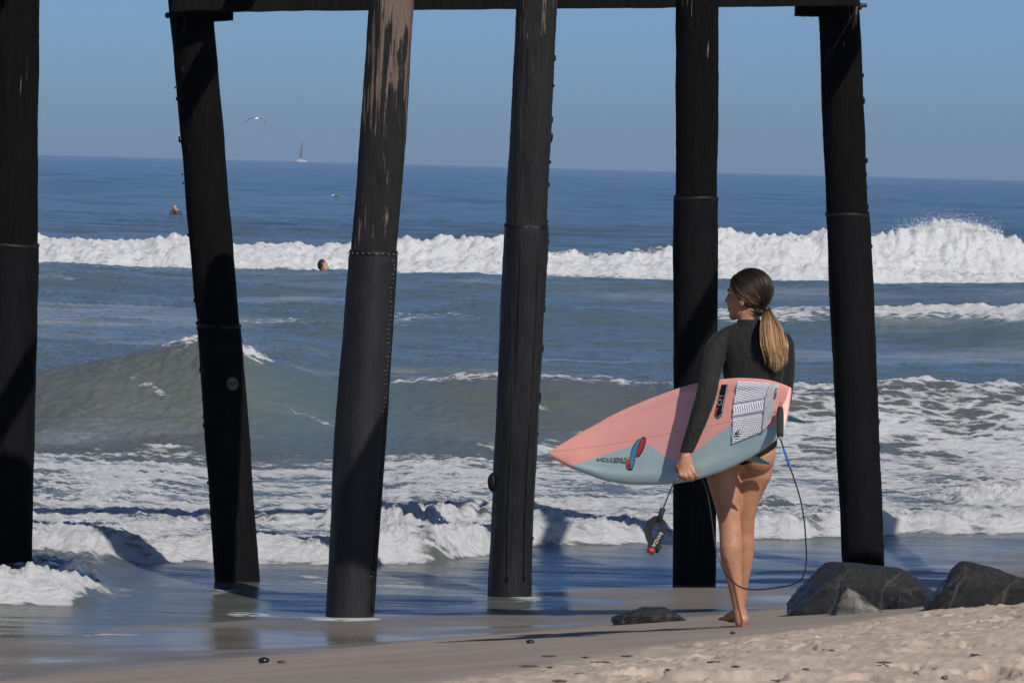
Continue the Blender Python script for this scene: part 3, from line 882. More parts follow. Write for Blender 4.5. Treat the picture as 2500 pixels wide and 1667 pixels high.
# ------------------------------------------------------------------ boulders and pebbles
def rock(name, label, xl, xr, ytop, ybase, planes, seed, mat=M_ROCK, depth=.8, sub=5, nz=.05, cat='boulder', group=None, shift=0.0, rx=1.0):
    g = hit_beach((xl + xr) / 2 * K, ybase * K); D = g.y
    a = np.array(pd(xl, ybase, D)); b = np.array(pd(xr, ybase, D)); t = np.array(pd((xl + xr) / 2, ytop, D))
    w = (b[0] - a[0]) / 2; dp = w * depth
    h = pd((xl + xr) / 2, ytop, D + dp * .9)[2] - g.z
    c = Vector(((a[0] + b[0]) / 2, D + dp * .9, g.z + h * .12))
    bm = bmesh.new(); bmesh.ops.create_icosphere(bm, subdivisions=sub, radius=1.0)
    V = np.array([v.co for v in bm.verts]); Fs = [tuple(v.index for v in f.verts) for f in bm.faces]; bm.free()
    V = np.sign(V) * np.abs(V) ** .86
    for n, d in planes:
        n = np.array(n, dtype=float); n /= np.linalg.norm(n); q = V @ n - d; V = V - np.outer(np.where(q > 0, q * .88, 0), n)
    for i in range(len(V)):
        q = Vector(V[i] * 1.5) + Vector((seed * 5.3, seed, 0))
        e = mnoise.fractal(q, 1.0, 2.0, 5) * nz * 1.9 + mnoise.fractal(q * 5, .8, 2.0, 4) * nz * .8
        V[i] *= 1 + e
    zx = V[:, 2].max(); xa, xb = V[:, 0].min(), V[:, 0].max()
    V[:, 0] = ((V[:, 0] - xa) / (xb - xa) * 2 - 1) * w
    V[:, 1] *= dp
    V[:, 2] = V[:, 2] / zx * h * .88
    Wv = V + np.array(c)
    base = np.array([c.x, c.y, g.z])
    o = mk(name, Wv, Fs, mat, None, origin=base)
    lo = 1 - ss(.10, .75, (Wv[:, 2] - g.z) / h)
    at_ = o.data.attributes.new('low', 'FLOAT', 'POINT'); at_.data.foreach_set('value', lo.astype(np.float32))
    tag(o, label, cat, group)
    return o


GR = 'dark boulders at the foot of the pier'
rock('boulder', 'large flat-topped wet grey boulder at the right behind the woman', 1815, 2192, 1297, 1402,
     [((0.06, 0, 1), .46), ((-.72, -.1, .66), .62), ((.62, 0, .78), .62), ((.2, -.6, .75), .72), ((-.3, -.8, .5), .74)], 3, depth=.7, group=GR, nz=.028)
rock('boulder', 'dark glossy boulder with a raised peak beside the right edge, behind the large one', 2130, 2420, 1292, 1392,
     [((.28, 0, .96), .46), ((-.75, 0, .62), .66), ((0, -.75, .66), .6)], 8, depth=.7, group=GR, nz=.05)
rock('boulder', 'low dark slab at the right edge in front of the peaked boulder', 2185, 2440, 1334, 1388,
     [((-.3, 0, .95), .5), ((0, -.6, .8), .6)], 12, depth=.5, group=GR, nz=.05)
rock('boulder', 'small wet boulder with an ochre patch leaning on the large boulder', 1902, 2030, 1343, 1410,
     [((.6, 0, .8), .52), ((-.9, 0, .4), .6), ((0, -.9, .4), .6)], 21, M_ROCKS, depth=.6, group=GR, nz=.08, sub=4)
rock('boulder', 'small pointed black rock at the right foot of the large boulder', 2046, 2100, 1366, 1398,
     [((.6, 0, .8), .45), ((-.7, -.4, .6), .55)], 27, depth=.7, group=GR, nz=.08, sub=4)
rock('stone', 'small ochre-coloured stone wedged at the foot of the large boulder', 2080, 2138, 1379, 1394,
     [((0, 0, 1), .5), ((.8, 0, .5), .6)], 31, M_ROCKO, .6, 4, .06, 'stone')
rock('boulder', 'small upright speckled rock near the right edge, at the top of the dry sand', 2270, 2334, 1349, 1388,
     [((.75, 0, .65), .5), ((-.8, 0, .6), .55), ((0, -.8, .5), .6)], 37, M_ROCKS, depth=.7, group=GR, nz=.08, sub=4)
rock('boulder', 'low rounded dark rock lying on wet sand to the left of the woman\'s feet', 1404, 1590, 1394, 1431,
     [((0, 0, 1), .6), ((-.6, 0, .8), .6), ((.75, 0, .6), .62)], 41, depth=.6, group=GR, nz=.05)


def pebble(name, label, x, y, wpx, hpx, mat, seed, cat='pebble', group=None):
    g = hit_beach(x * K, y * K); w = wpx / 2 * K / F * g.y; h = hpx * K / F * g.y
    b = MB().ell(g + Vector((0, w, h * .32)), ((1, 0, 0), (0, 1, 0), (0, 0, 1)), (w, w * .8, h * .68), 16, 10)
    v = np.array(b.v); c = np.array(g)
    for i in range(len(v)): v[i] = c + (v[i] - c) * (1 + .16 * mnoise.noise(Vector((v[i] - c) / w) * 1.2 + Vector((seed, 0, 0))))
    return tag(mk(name, v, b.f, mat, None, origin=np.array(g)), label, cat, group)


pebble('pebble', 'glossy black pebble on damp sand below the leaning dark pilings', 605, 1521, 25, 11, M_PEB, 1)
pebble('pebble', 'small flat reddish brown pebble just right of the black one', 646, 1522, 21, 5, M_PEBR, 2)
pebble('pebble', 'small dark pebble on damp sand beyond the tip of the woman\'s shadow', 1218, 1477, 19, 8, M_PEB, 3)
pebble('pebble', 'tiny dark pebble on the sand in front of the woman\'s feet', 1683, 1455, 12, 5, M_PEB, 4)
pebble('pebble', 'dark stone lying on the trodden sand below the boulders', 2104, 1552, 14, 10, M_PEBR, 5)
pebble('pebble', 'grey pebble half sunk in trodden sand right of the woman', 2170, 1561, 16, 10, M_PEBR, 6)
# dry leaf and dark slivers standing in for footprint-edge shade and some twigs
def flat_bit(name, label, x, y, wpx, seed, mat, cat, group=None):
    g = hit_beach(x * K, y * K); w = wpx / 2 * K / F * g.y; rr = random.Random(seed)
    top = []; bot = []; n = 9; yaw = rr.uniform(-.5, .5)
    zz = float(beach_z(np.array([[g.x]]), np.array([[g.y]]))[0, 0])
    for i in range(n):
        t = i / (n - 1) * 2 - 1; hw = w * .20 * (1 - t * t) ** .6 * rr.uniform(.6, 1.3) + .002
        cx = t * w; cz = .006 + .010 * abs(math.sin(t * 2.2 + seed)) * rr.uniform(.4, 1.2)
        for s_, L in ((1, top), (-1, bot)):
            L.append((g.x + cx * math.cos(yaw) - s_ * hw * math.sin(yaw), g.y + cx * math.sin(yaw) + s_ * hw * 1.8, zz + cz + rr.uniform(-.002, .004)))
    v = top + bot; m = len(v)
    v = v + [(p[0], p[1], p[2] + .004) for p in v]
    f = []
    for i in range(n - 1):
        f += [(i, i + 1, n + i + 1, n + i), (m + i, m + n + i, m + n + i + 1, m + i + 1), (i, m + i, m + i + 1, i + 1), (n + i, n + i + 1, m + n + i + 1, m + n + i)]
    f += [(0, n, m + n, m), (n - 1, m + n - 1, m + 2 * n - 1, 2 * n - 1)]
    return tag(mk(name, v, f, mat, None, origin=(g.x, g.y, zz)), label, cat, group)


flat_bit('dry_leaf', 'curled orange-brown leaf on the sand between the woman and the boulders', 1982, 1413, 19, 5, M_LEAF, 'leaf')
GS = 'dark slivers for footprint-edge shade and twigs on the trodden sand'
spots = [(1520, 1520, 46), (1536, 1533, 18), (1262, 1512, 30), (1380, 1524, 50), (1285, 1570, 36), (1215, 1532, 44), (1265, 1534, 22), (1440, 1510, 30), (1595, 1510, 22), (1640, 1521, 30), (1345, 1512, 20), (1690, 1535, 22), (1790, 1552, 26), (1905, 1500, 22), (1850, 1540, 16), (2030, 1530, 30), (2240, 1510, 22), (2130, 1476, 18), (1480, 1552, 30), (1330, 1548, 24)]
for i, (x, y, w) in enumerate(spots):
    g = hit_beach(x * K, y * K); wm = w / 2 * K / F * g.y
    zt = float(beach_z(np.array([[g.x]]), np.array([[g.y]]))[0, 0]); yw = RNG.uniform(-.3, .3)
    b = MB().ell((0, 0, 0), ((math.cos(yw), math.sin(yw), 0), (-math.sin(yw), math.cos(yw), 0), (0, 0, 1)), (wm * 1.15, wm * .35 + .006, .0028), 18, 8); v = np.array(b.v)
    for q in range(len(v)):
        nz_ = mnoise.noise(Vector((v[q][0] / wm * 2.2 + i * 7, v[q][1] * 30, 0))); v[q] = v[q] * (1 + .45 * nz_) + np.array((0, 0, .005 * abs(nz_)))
    tag(mk('shade_sliver', v + np.array((g.x, g.y, zt + .003)), b.f, M_SLIVER, None, origin=(g.x, g.y, zt)), 'thin dark sliver standing for footprint-edge shade and twigs, flat on the trodden sand in the foreground', 'shade mark', GS)

# ------------------------------------------------------------------ surfboard
NOSE = np.array(pd(1275, 1041, 22.70)); TAIL = np.array(pd(1803, 938, 21.52))
BL = np.linalg.norm(TAIL - NOSE); BU = (TAIL - NOSE) / BL
_v = np.array([0, 0, 1.0]) - BU * BU[2]; _v /= np.linalg.norm(_v); _w = np.cross(_v, BU)
if _w[1] > 0: _w = -_w
_c, _s = math.cos(math.radians(20)), math.sin(math.radians(20))
BV = _v * _c - _w * _s; BW = _w * _c + _v * _s            # BV to the upper rail, BW out of the deck
VOFF = -.013
HU = np.array([0, .012, .03, .06, .1, .16, .24, .35, .45, .54, .63, .71, .78, .89, .96, 1.0])
HW = np.array([.004, .018, .036, .058, .087, .121, .165, .203, .225, .239, .239, .231, .217, .180, .139, .108])
HW = HW * 1.03
_hs = cat_spline(np.stack([HU, HW], 1), 400)
def hw(u): return float(np.interp(u, _hs[:, 0], _hs[:, 1]))
def th(u): return .062 * (max(0.02, math.sin(math.pi * min(1, (u + .06) / 1.16) ** .9))) ** .55 * (1 if u < .97 else 1 - (u - .97) * 8)
def rocker(u): return -.03 + .06 * max(0, .42 - u) ** 2 / .1764 + .03 * max(0, u - .62) ** 2 / .1444
def deck_w(u, v):
    h = hw(u); a = min(.999, abs(v) / h); t = th(u)
    w = t * .5 * (1 - a ** 3.2) ** .55
    k = .0075 * ss(.03, .22, u) * (1 - ss(.78, .95, u))
    w -= k * (1 - ss(.66, .80, a))
    return w + rocker(u)
def BP(u, v, w): return NOSE + BU * (u * BL) + BV * (v + VOFF) + BW * w
def board_D(x, y, off=0.0):
    """distance at which the sight line through a place meets the deck plane"""
    d = np.array(pd(x, y, 1.0)) - CAM; p0 = NOSE + BW * off
    return float((p0 - CAM) @ BW / (d @ BW) * d[1])
def img_uv(x, y):
    d = np.array(pd(x, y, 1.0)) - CAM; w = .03
    for _ in range(4):
        t = ((NOSE + BW * w - CAM) @ BW) / (d @ BW); p = CAM + d * t - NOSE
        u = float(p @ BU) / BL; v = float(p @ BV) - VOFF; w = float(deck_w(min(max(u, 0), 1), v))
    return u, v
def deck_pt(u, v, off): return BP(u, v, float(deck_w(min(max(u, .001), 1), v)) + off)

board = empty('surfboard', tuple(BP(.5, 0, 0)))
tag(board, 'coral pink and pale blue shortboard with white tail pad under the woman\'s arm', 'surfboard')
N = NT('board_paint')
ua = attr(N, 'bu'); va = attr(N, 'bv')
rp = N.t.nodes.new('ShaderNodeValToRGB'); N.put(rp.inputs[0], ua)
bpts = [img_uv(*p) for p in ((1310, 1072), (1345, 1058), (1400, 1040), (1450, 1024), (1486, 1019), (1505, 1030), (1530, 1050), (1553, 1059), (1575, 1055), (1600, 1034), (1640, 1000), (1680, 976), (1730, 962))]
bpts = [(-.0 + .0, -.5)] + bpts + [(.93, -.075), (1.0, -.06)]
cr = rp.color_ramp
cr.elements[0].position = 0; cr.elements[1].position = 1
for i, (u, v) in enumerate(bpts):
    if i == 0: e = cr.elements[0]
    elif i == len(bpts) - 1: e = cr.elements[-1]
    else: e = cr.elements.new(u)
    q = (v + .3) / .6; e.color = (q, q, q, 1)
edge = N.math('SUBTRACT', va, N.math('SUBTRACT', N.math('MULTIPLY', rp.outputs[0], .6), .3))
p = N.pos(obj=True); nz = N.noise(p, 7, 5, .6); sc1 = N.noise(p, 60, 4, .7)
blue = N.mix(N.rng(nz, .3, .75), (.39, .52, .52, 1), (.44, .56, .55, 1))
pink = N.mix(N.rng(nz, .3, .75), (.96, .42, .35, 1), (.98, .47, .40, 1))
c = N.mix(N.rng(edge, -.006, .006), blue, pink)
tip = N.rng(ua, .03, .22, .55, 0)
c = N.mix(N.math('MULTIPLY', tip, N.rng(edge, -.006, .006)), c, (.90, .40, .27, 1))
c = N.mix(N.rng(N.math('ABSOLUTE', N.math('SUBTRACT', va, .004)), .0012, .0032, .4, 0), c, (.30, .18, .16, 1))
c = N.mix(N.rng(sc1, .66, .76, 0, .22), c, (.25, .20, .18, 1))
M_BOARD = N.done(N.bsdf(Base__Color=c, Roughness=.34, Coat__Weight=.12, Coat__Roughness=.12, Specular__IOR__Level=.4))
nu, nvv = 150, 48; rings = []; bu_ = []; bv_ = []
for i in range(nu + 1):
    u = (i / nu) ** 1.0; h = hw(u); ring = []
    for k in range(nvv):
        a = 2 * math.pi * k / nvv; cc, s_ = math.cos(a), math.sin(a)
        v = h * math.copysign(abs(cc) ** .72, cc)
        if s_ >= 0: w = float(deck_w(u, v)) if abs(v) < h * .999 else rocker(u)
        else: w = rocker(u) - th(u) * .5 * (1 - min(.999, abs(v) / h) ** 2.6) ** .6
        # bat tail: shallow notch
        uu = u
        if u > .9: uu = u + (u - .9) / .1 * (.012 - .022 * max(0, 1 - abs(v) / .06))
        ring.append(BP(uu, v, w)); bu_.append(u); bv_.append(v)
    rings.append(ring)
b = MB().loft(rings)
hull = b.build('hull', M_BOARD, board)
for nm, val in (('bu', bu_), ('bv', bv_)):
    a_ = hull.data.attributes.new(nm, 'FLOAT', 'POINT'); a_.data.foreach_set('value', np.array(val, dtype=np.float32))


def decal(name, poly, off, mat, parent, uvs=False):
    """flat print cut to a polygon measured on the photograph, laid on the deck"""
    P = poly if uvs else [img_uv(*q) for q in poly]
    bm = bmesh.new()
    f = bm.faces.new([bm.verts.new((u * BL, v, 0)) for u, v in P])
    bmesh.ops.triangulate(bm, faces=[f])
    for _ in range(2): bmesh.ops.subdivide_edges(bm, edges=[e for e in bm.edges if e.calc_length() > .012], cuts=1, use_grid_fill=True)
    bmesh.ops.triangulate(bm, faces=bm.faces)
    vs = [deck_pt(v.co.x / BL, v.co.y, off) for v in bm.verts]; bm.verts.index_update()
    fs = [tuple(v.index for v in q.verts) for q in bm.faces]; bm.free()
    return mk(name, vs, fs, mat, parent, smooth=False)


def smooth_poly(pts, n=4):
    P = np.array(pts + pts[:3], dtype=float); out = []
    for i in range(len(pts)):
        a, b_, c_, d_ = P[i], P[i + 1], P[i + 2], P[(i + 3) % len(P)]
        for t in np.linspace(0, 1, n, endpoint=False): out.append(tuple(.5 * ((2 * b_) + (-a + c_) * t + (2 * a - 5 * b_ + 4 * c_ - d_) * t * t + (-a + 3 * b_ - 3 * c_ + d_) * t ** 3)))
    return out


def z2(pts):      # from the enlarged crop [1450,1040,1650,1180] shown 2240 wide
    return [((1450 + x * 200 / 2240) / K, (1040 + y * 200 / 2240) / K) for x, y in pts]


# ribbon logo
logo = decal('ribbon_logo', smooth_poly(z2([(985, 880), (1030, 660), (1100, 490), (1200, 380), (1340, 300), (1400, 300), (1430, 400), (1390, 560), (1300, 760), (1215, 850), (1150, 850), (1120, 1000), (1060, 1180), (1000, 1210), (910, 1185), (885, 1080), (930, 900)]), 3), .0012, M_INKB, board)
logo['label'] = 'red and blue ribbon logo outlined in black'
decal('logo_blue', smooth_poly(z2([(1005, 885), (1050, 670), (1115, 505), (1210, 400), (1320, 330), (1250, 460), (1200, 600), (1150, 800), (1120, 940), (1075, 1100), (1035, 1165), (1000, 1150), (1000, 1040), (1040, 890)]), 3), .0018, M_INKT, logo)
decal('logo_red', smooth_poly(z2([(1340, 330), (1390, 325), (1405, 400), (1370, 540), (1290, 720), (1210, 825), (1165, 830), (1180, 720), (1230, 560), (1290, 420)]), 3), .0018, M_INKR, logo)
decal('logo_red', smooth_poly(z2([(940, 900), (1025, 890), (990, 1000), (970, 1090), (985, 1180), (925, 1170), (900, 1090), (915, 980)]), 3), .0018, M_INKR, logo)


def deck_text(name, s_, cx, cy, ux, uy, size, off, mat, parent, bold=0.0, shrink=0.0, lab=None):
    """ux, uy: photo-space directions of the text baseline and of its up; shrink tapers letters along the line"""
    v, f = text2d(s_, size, bold)
    L = np.abs(v[:, 0]).max()
    pts = []
    for a, b_ in v:
        k = 1 - shrink * (a + L) / (2 * L)
        q = img_uv(cx + ux[0] * a + uy[0] * b_ * k, cy + ux[1] * a + uy[1] * b_ * k); pts.append(deck_pt(q[0], q[1], off))
    o = mk(name, pts, f, mat, parent, smooth=False)
    if lab: o['label'] = lab
    return o


# STRETCH reads upside down, shrinking to the left
t1 = deck_text('lettering', 'STRETCH', 1412, 1056, (-1, -.02), (.35, 1), 19.5, .0014, M_INKB, board, .9, .55, 'black outlined STRETCH lettering, upside down')
deck_text('lettering_fill', 'STRETCH', 1412, 1056, (-1, -.02), (.35, 1), 19.5, .002, M_INKG, t1, -.25, .55)


def z3(pts):      # from the enlarged crop [1740,930,1820,1060] shown 965 wide
    return [((1740 + x * 80 / 965) / K, (930 + y * 80 / 965) / K) for x, y in pts]


cft = decal('badge', z3([(270, 115), (470, 95), (300, 930), (270, 1040), (210, 1090), (150, 1095), (100, 1040), (80, 960), (100, 860)]), .0030, M_INKB, board)
cft['label'] = 'black badge lettered CFT with red and blue tip'
decal('badge_stripe', z3([(425, 115), (462, 112), (298, 905), (270, 905)]), .0036, M_INKG, cft)
decal('badge_red', z3([(130, 780), (195, 790), (150, 880), (130, 960), (135, 1060), (100, 1035), (85, 960), (105, 860)]), .0036, M_INKR, cft)
decal('badge_blue', z3([(280, 930), (295, 940), (265, 1040), (205, 1085), (150, 1088), (130, 1065), (190, 1030), (245, 980)]), .0036, M_INKT, cft)
deck_text('badge_lettering', 'CFT', *z3([(245, 560)])[0], (.19, -.98), (-.98, -.1), 15.5, .0036, M_INKG, cft, .1)


# traction pad: three moulded pieces and a kick
def z1(pts):      # from the enlarged crop [1720,900,1980,1160] shown 1568 wide
    return [((1720 + x * 260 / 1568) / K, (900 + y * 260 / 1568) / K) for x, y in pts]


def pad_piece(name, quad, mode, parent, n=70, m=46, thick=.0045):
    """quad: front-top, rear-top, rear-bottom, front-bottom on the photograph"""
    q = np.array([img_uv(*p) for p in z1(quad)]); q[:, 0] *= BL
    lw = np.linalg.norm(q[1] - q[0]); lh = np.linalg.norm(q[3] - q[0])
    V = np.zeros((m + 1, n + 1, 3))
    for j in range(m + 1):
        for i in range(n + 1):
            s_, t = i / n, j / m
            p_ = (1 - t) * ((1 - s_) * q[0] + s_ * q[1]) + t * ((1 - s_) * q[3] + s_ * q[2])
            a, b_ = s_ * lw, t * lh
            if mode == 'pyr':
                x = (a + b_ * .55) / .021; y = (b_ - a * .25) / .0125
                h = .0042 * max(0, 1 - max(abs((x % 1) - .5), abs((y % 1) - .5)) * 2) ** .6
            else:
                x = (a + .006 * math.sin(b_ / .016 * 2)) / .0165; h = .0042 * max(0, math.sin((x % 1) * math.pi)) ** .5
            e = min(s_, 1 - s_, t * lh / lw, (1 - t) * lh / lw); 
            off = .001 if e < 1e-6 else thick * min(1, e / .02) + h
            V[j, i] = deck_pt(p_[0] / BL, p_[1], off)
    idx = np.arange((m + 1) * (n + 1)).reshape(m + 1, n + 1)
    fs = np.stack([idx[:-1, :-1], idx[1:, :-1], idx[1:, 1:], idx[:-1, 1:]], -1).reshape(-1, 4)
    return mk(name, V.reshape(-1, 3), fs, M_PAD, parent, smooth=False)


pad = empty('tail_pad', (0, 0, 0)); pad.parent = board
pad['label'] = 'white three-piece grip pad'
decal('pad_base', z1([(505, 182), (1008, 218), (915, 640), (878, 920), (412, 1112), (392, 960), (430, 760), (415, 712), (430, 520)]), .0022, M_PAD, pad)
pad_piece('pad_panel', [(505, 180), (1010, 215), (925, 440), (425, 525)], 'pyr', pad)
pad_piece('pad_panel', [(440, 545), (925, 445), (915, 628), (415, 715)], 'wave', pad, 80, 20)
pad_piece('pad_panel', [(425, 755), (900, 675), (880, 925), (410, 1118)], 'pyr', pad)
kick = decal('kick_wedge', z1([(1010, 215), (1130, 245), (1125, 330), (1085, 480), (1050, 640), (1010, 790), (900, 920), (880, 900), (905, 680), (925, 440)]), .012, M_PADK, pad)
deck_text('pad_lettering', 'PARTY', *z1([(1082, 378)])[0], (.22, -.97), (-.97, -.12), 8.8, .0135, M_INKB, pad, .12)
for seg_ in ([(485, 940), (500, 945), (480, 985), (465, 975)], [(495, 965), (560, 960), (560, 975), (490, 985)], [(535, 905), (545, 915), (510, 950), (498, 945)], [(490, 985), (545, 1010), (540, 1022), (485, 998)]):
    decal('pad_mark', z1(seg_), .0115, M_INKB, pad)

# fins
def fin(name, base_xy_uv, lean, parent, L=.112, ch=.105):
    u, v = base_xy_uv; rings = []
    wb_ = rocker(u) - th(u) * .5 * (1 - min(.999, abs(v) / hw(u)) ** 2.6) ** .6 + .004
    for i in range(15):
        t = i / 14; c_ = ch * (1 - t ** 2.6) ** .6 * (1 - .35 * t) + .006; sweep = .06 * t ** 1.4
        tk = .0062 * (1 - t * .45); ring = []
        for k in range(16):
            a = 2 * math.pi * k / 16
            ring.append(BP(u + (sweep + c_ * .5 * math.cos(a)) / BL, v + lean * t * L + tk * math.sin(a), wb_ - t * L))
        rings.append(ring)
    return MB().loft(rings).build(name, M_FIN, parent)
fin('fin', (.95, .0), 0.0, board, .13)
fin('fin', (.83, -.165), -.12, board)
fin('fin', (.83, .165), .12, board)

# ------------------------------------------------------------------ woman
root = empty('person', WP(1698, 1442, .05))
tag(root, 'woman in black long-sleeved surf top and bikini bottom holding a pink surfboard, seen from behind', 'person')
PX = K / F * 22.0        # metres per photo unit at her distance
mb = MB()
def ring_h(y, x, rx, ry, dep, n=28, yaw=-.12):
    c = WP(x, y, dep); ca, sa = math.cos(yaw), math.sin(yaw); r = []
    for k in range(n):
        a = 2 * math.pi * k / n; ex, ey = math.cos(a), math.sin(a)
        ex = math.copysign(abs(ex) ** .85, ex); ey = math.copysign(abs(ey) ** .85, ey)
        px, py = ex * rx, ey * ry
        r.append(c + Vector((px * ca - py * sa, px * sa + py * ca, 0)))
    return r
T = [(715, 1718, .046, .05, .07), (738, 1721, .052, .054, .075), (748, 1723, .075, .06, .08), (757, 1726, .11, .07, .083), (768, 1729, .142, .082, .085), (788, 1732, .158, .095, .085), (815, 1733, .152, .104, .085),
     (850, 1732, .139, .102, .085), (900, 1728, .124, .094, .08), (940, 1722, .119, .09, .075), (980, 1712, .138, .1, .07), (1012, 1703, .162, .110, .07),
     (1042, 1699, .166, .108, .07), (1068, 1698, .150, .1, .075), (1085, 1698, .10, .08, .08)]
mb.loft([ring_h(*t) for t in T][::-1])
I3 = ((1, 0, 0), (0, 1, 0), (0, 0, 1))
mb.ell(WP(1660, 1040, .01), I3, (.083, .088, .093)); mb.ell(WP(1739, 1043, .01), I3, (.086, .088, .095))
mb.ell(WP(1692, 802, .055), I3, (.055, .05, .075)); mb.ell(WP(1773, 807, .055), I3, (.055, .05, .075))
# legs
def leg(pts): mb.limb([WP(x, y, d) for x, y, r, d in pts], [r * .955 for x, y, r, d in pts], 20)
leg([(1662, 1055, .088, .05), (1661, 1090, .085, .045), (1667, 1130, .073, .035), (1673, 1165, .063, .03), (1676, 1200, .056, .025), (1678, 1225, .0555, .02), (1679, 1255, .056, .01), (1680, 1285, .053, .012), (1685, 1320, .043, .015), (1692, 1360, .034, .02), (1697, 1392, .0305, .022), (1699, 1412, .031, .02)])
leg([(1737, 1055, .09, .06), (1733, 1085, .086, .07), (1722, 1115, .077, .085), (1712, 1150, .066, .10), (1707, 1190, .057, .12), (1706, 1220, .0565, .14), (1706, 1248, .0575, .15), (1705, 1280, .054, .165), (1703, 1315, .045, .18), (1700, 1355, .036, .20), (1698, 1390, .031, .21), (1697, 1410, .031, .21)])
# left foot, pointing left and away
def foot(hx, hy, dep, tx, tdep, tip=0.0):
    h = WP(hx, hy, dep); t = WP(tx, hy + 7, tdep); d = (t - h); d.z = 0; Lf = d.length; d.normalize(); s_ = Vector((-d.y, d.x, 0)); u = Vector((0, 0, 1))
    mb.ell(h + u * .026 - d * .0, (d, s_, u), (.034, .030, .030))
    mb.tube([h + u * .05 + d * .01, h + u * .043 + d * Lf * .35, h + u * .028 + d * Lf * .62, h + u * .016 + d * Lf * .82], [(.030, .032), (.030, .027), (.038, .020), (.040, .012)], 16, flat=s_)
    mb.ell(h + u * .016 + d * Lf * .72 + s_ * -.012, (d, s_, u), (.035, .034, .017))
    for k, (o_, ln, r) in enumerate(((-.030, .055, .012), (-.010, .052, .0095), (.007, .046, .009), (.021, .039, .0085), (.033, .031, .008))):
        a = h + d * (Lf * .78) + s_ * o_ + u * .014; mb.limb([a, a + d * ln * .6 + u * .003, a + d * ln - u * .004], [r, r, r * .85], 8)
foot(1704, 1434, .02, 1664, .15)
foot(1704, 1431, .24, 1682, .40)
mb.limb([WP(1699, 1405, .02), WP(1702, 1428, .02)], [.03, .031]); mb.limb([WP(1697, 1405, .21), WP(1702, 1426, .23)], [.03, .03])
# left arm outside the board
def adep(x, y, g): return board_D(x, y, .03) - 21.95 - g
AK = [(1658, 786, .050, .075), (1644, 808, .049, .055), (1635, 838, .0455, .02), (1629, 872, .0415, None), (1622, 908, .0405, None), (1608, 952, .037, None), (1591, 1000, .030, None), (1578, 1034, .0245, None), (1574, 1046, .024, None)]
AK = [(x, y, r, adep(x, y, r + .008) if d is None else d) for x, y, r, d in AK]
AK[3] = AK[3][:3] + ((AK[2][3] + AK[4][3]) / 2,)
AS = cat_spline(AK, 30)
mb.limb([WP(x, y, d) for x, y, r, d in AS], [r for x, y, r, d in AS], 18)
mb.limb([WP(1706, 762, .08), WP(1675, 772, .078), WP(1652, 788, .072)], [.040, .042, .044], 16)
mb.limb([WP(1750, 762, .08), WP(1778, 774, .082), WP(1797, 792, .085)], [.040, .043, .046], 16)
# left hand closing under the lower rail
hb = adep(1577, 1065, .026)
palm = [(1574, 1042, (.024, .018)), (1576, 1056, (.030, .016)), (1577, 1070, (.034, .015)), (1576, 1080, (.033, .014))]
mb.tube([WP(x, y, hb + .003) for x, y, r in palm], [r for x, y, r in palm], 16, flat=(1, .35, 0))
for (x0, y0, x1, y1, x2, y2, r) in ((1588, 1072, 1594, 1085, 1600, 1096, .0098), (1579, 1078, 1585, 1092, 1591, 1102, .0105), (1569, 1080, 1574, 1094, 1581, 1103, .0105), (1561, 1077, 1563, 1091, 1570, 1102, .0098)):
    mb.limb([WP(x0, y0, hb), WP(x1, y1, hb - .008), WP((x1 + x2) / 2 + 1, (y1 + y2) / 2 + 1.5, hb + .006), WP(x2, y2, hb + .040)], [r * 1.08, r, r * .95, r * .85], 10)
mb.limb([WP(1566, 1058, hb + .0), WP(1556, 1070, hb + .012), WP(1554, 1082, hb + .03)], [.0125, .0115, .0095], 10)
# right arm, bent in front of her
mb.limb([WP(1797, 790, .085), WP(1801, 830, .09), WP(1801, 870, .10), WP(1797, 915, .11), WP(1780, 935, .18), WP(1745, 945, .29), WP(1715, 945, .30)], [.049, .0455, .042, .039, .038, .031, .025], 16)
mb.ell(WP(1700, 948, .30), I3, (.04, .03, .022))
# head
HCn = WP(1718, 680, .075); HFv = Vector((-.88, .475, 0)).normalized(); HL = Vector((-.475, -.88, 0)).normalized(); HU_ = Vector((0, 0, 1))
HA = (HFv, HL, HU_)
def hp(f, l, u): return HCn + HFv * f + HL * l + HU_ * u
mb.ell(hp(-.010, 0, .030), HA, (.092, .074, .084)); mb.ell(hp(.036, 0, -.035), HA, (.055, .056, .072))
mb.ell(hp(.030, 0, .03), HA, (.064, .062, .06))
mb.ell(hp(.070, 0, -.095), HA, (.024, .026, .020)); mb.ell(hp(.03, .0, -.075), HA, (.05, .05, .032))
mb.ell(hp(.086, 0, .024), HA, (.012, .045, .012)); mb.ell(hp(.062, .034, -.03), HA, (.03, .022, .03)); mb.ell(hp(.062, -.034, -.03), HA, (.03, .022, .03))
mb.limb([hp(.088, 0, .014), hp(.101, 0, -.010), hp(.110, 0, -.024)], [.008, .010, .0105], 10); mb.ell(hp(.098, 0, -.032), HA, (.014, .017, .008))
mb.ell(hp(.090, 0, -.056), HA, (.012, .022, .007)); mb.ell(hp(.088, 0, -.069), HA, (.012, .020, .008))
mb.ell(hp(-.008, .073, -.018), (Vector((HFv * .94 + HU_ * .3)), HL, Vector((HU_ * .94 - HFv * .3))), (.018, .009, .031)); mb.ell(hp(-.008, -.073, -.018), HA, (.018, .009, .031))
mb.limb([hp(-.028, 0, -.05), WP(1720, 722, .07), WP(1722, 748, .078)], [.052, .051, .056], 18)
Bv, Bn, Bf = remesh(mb, .0052, 5, .5)
body = mk('body', Bv, Bf, M_SKIN, root)
Bbvh = BVHTree.FromPolygons([Vector(p) for p in Bv], Bf)
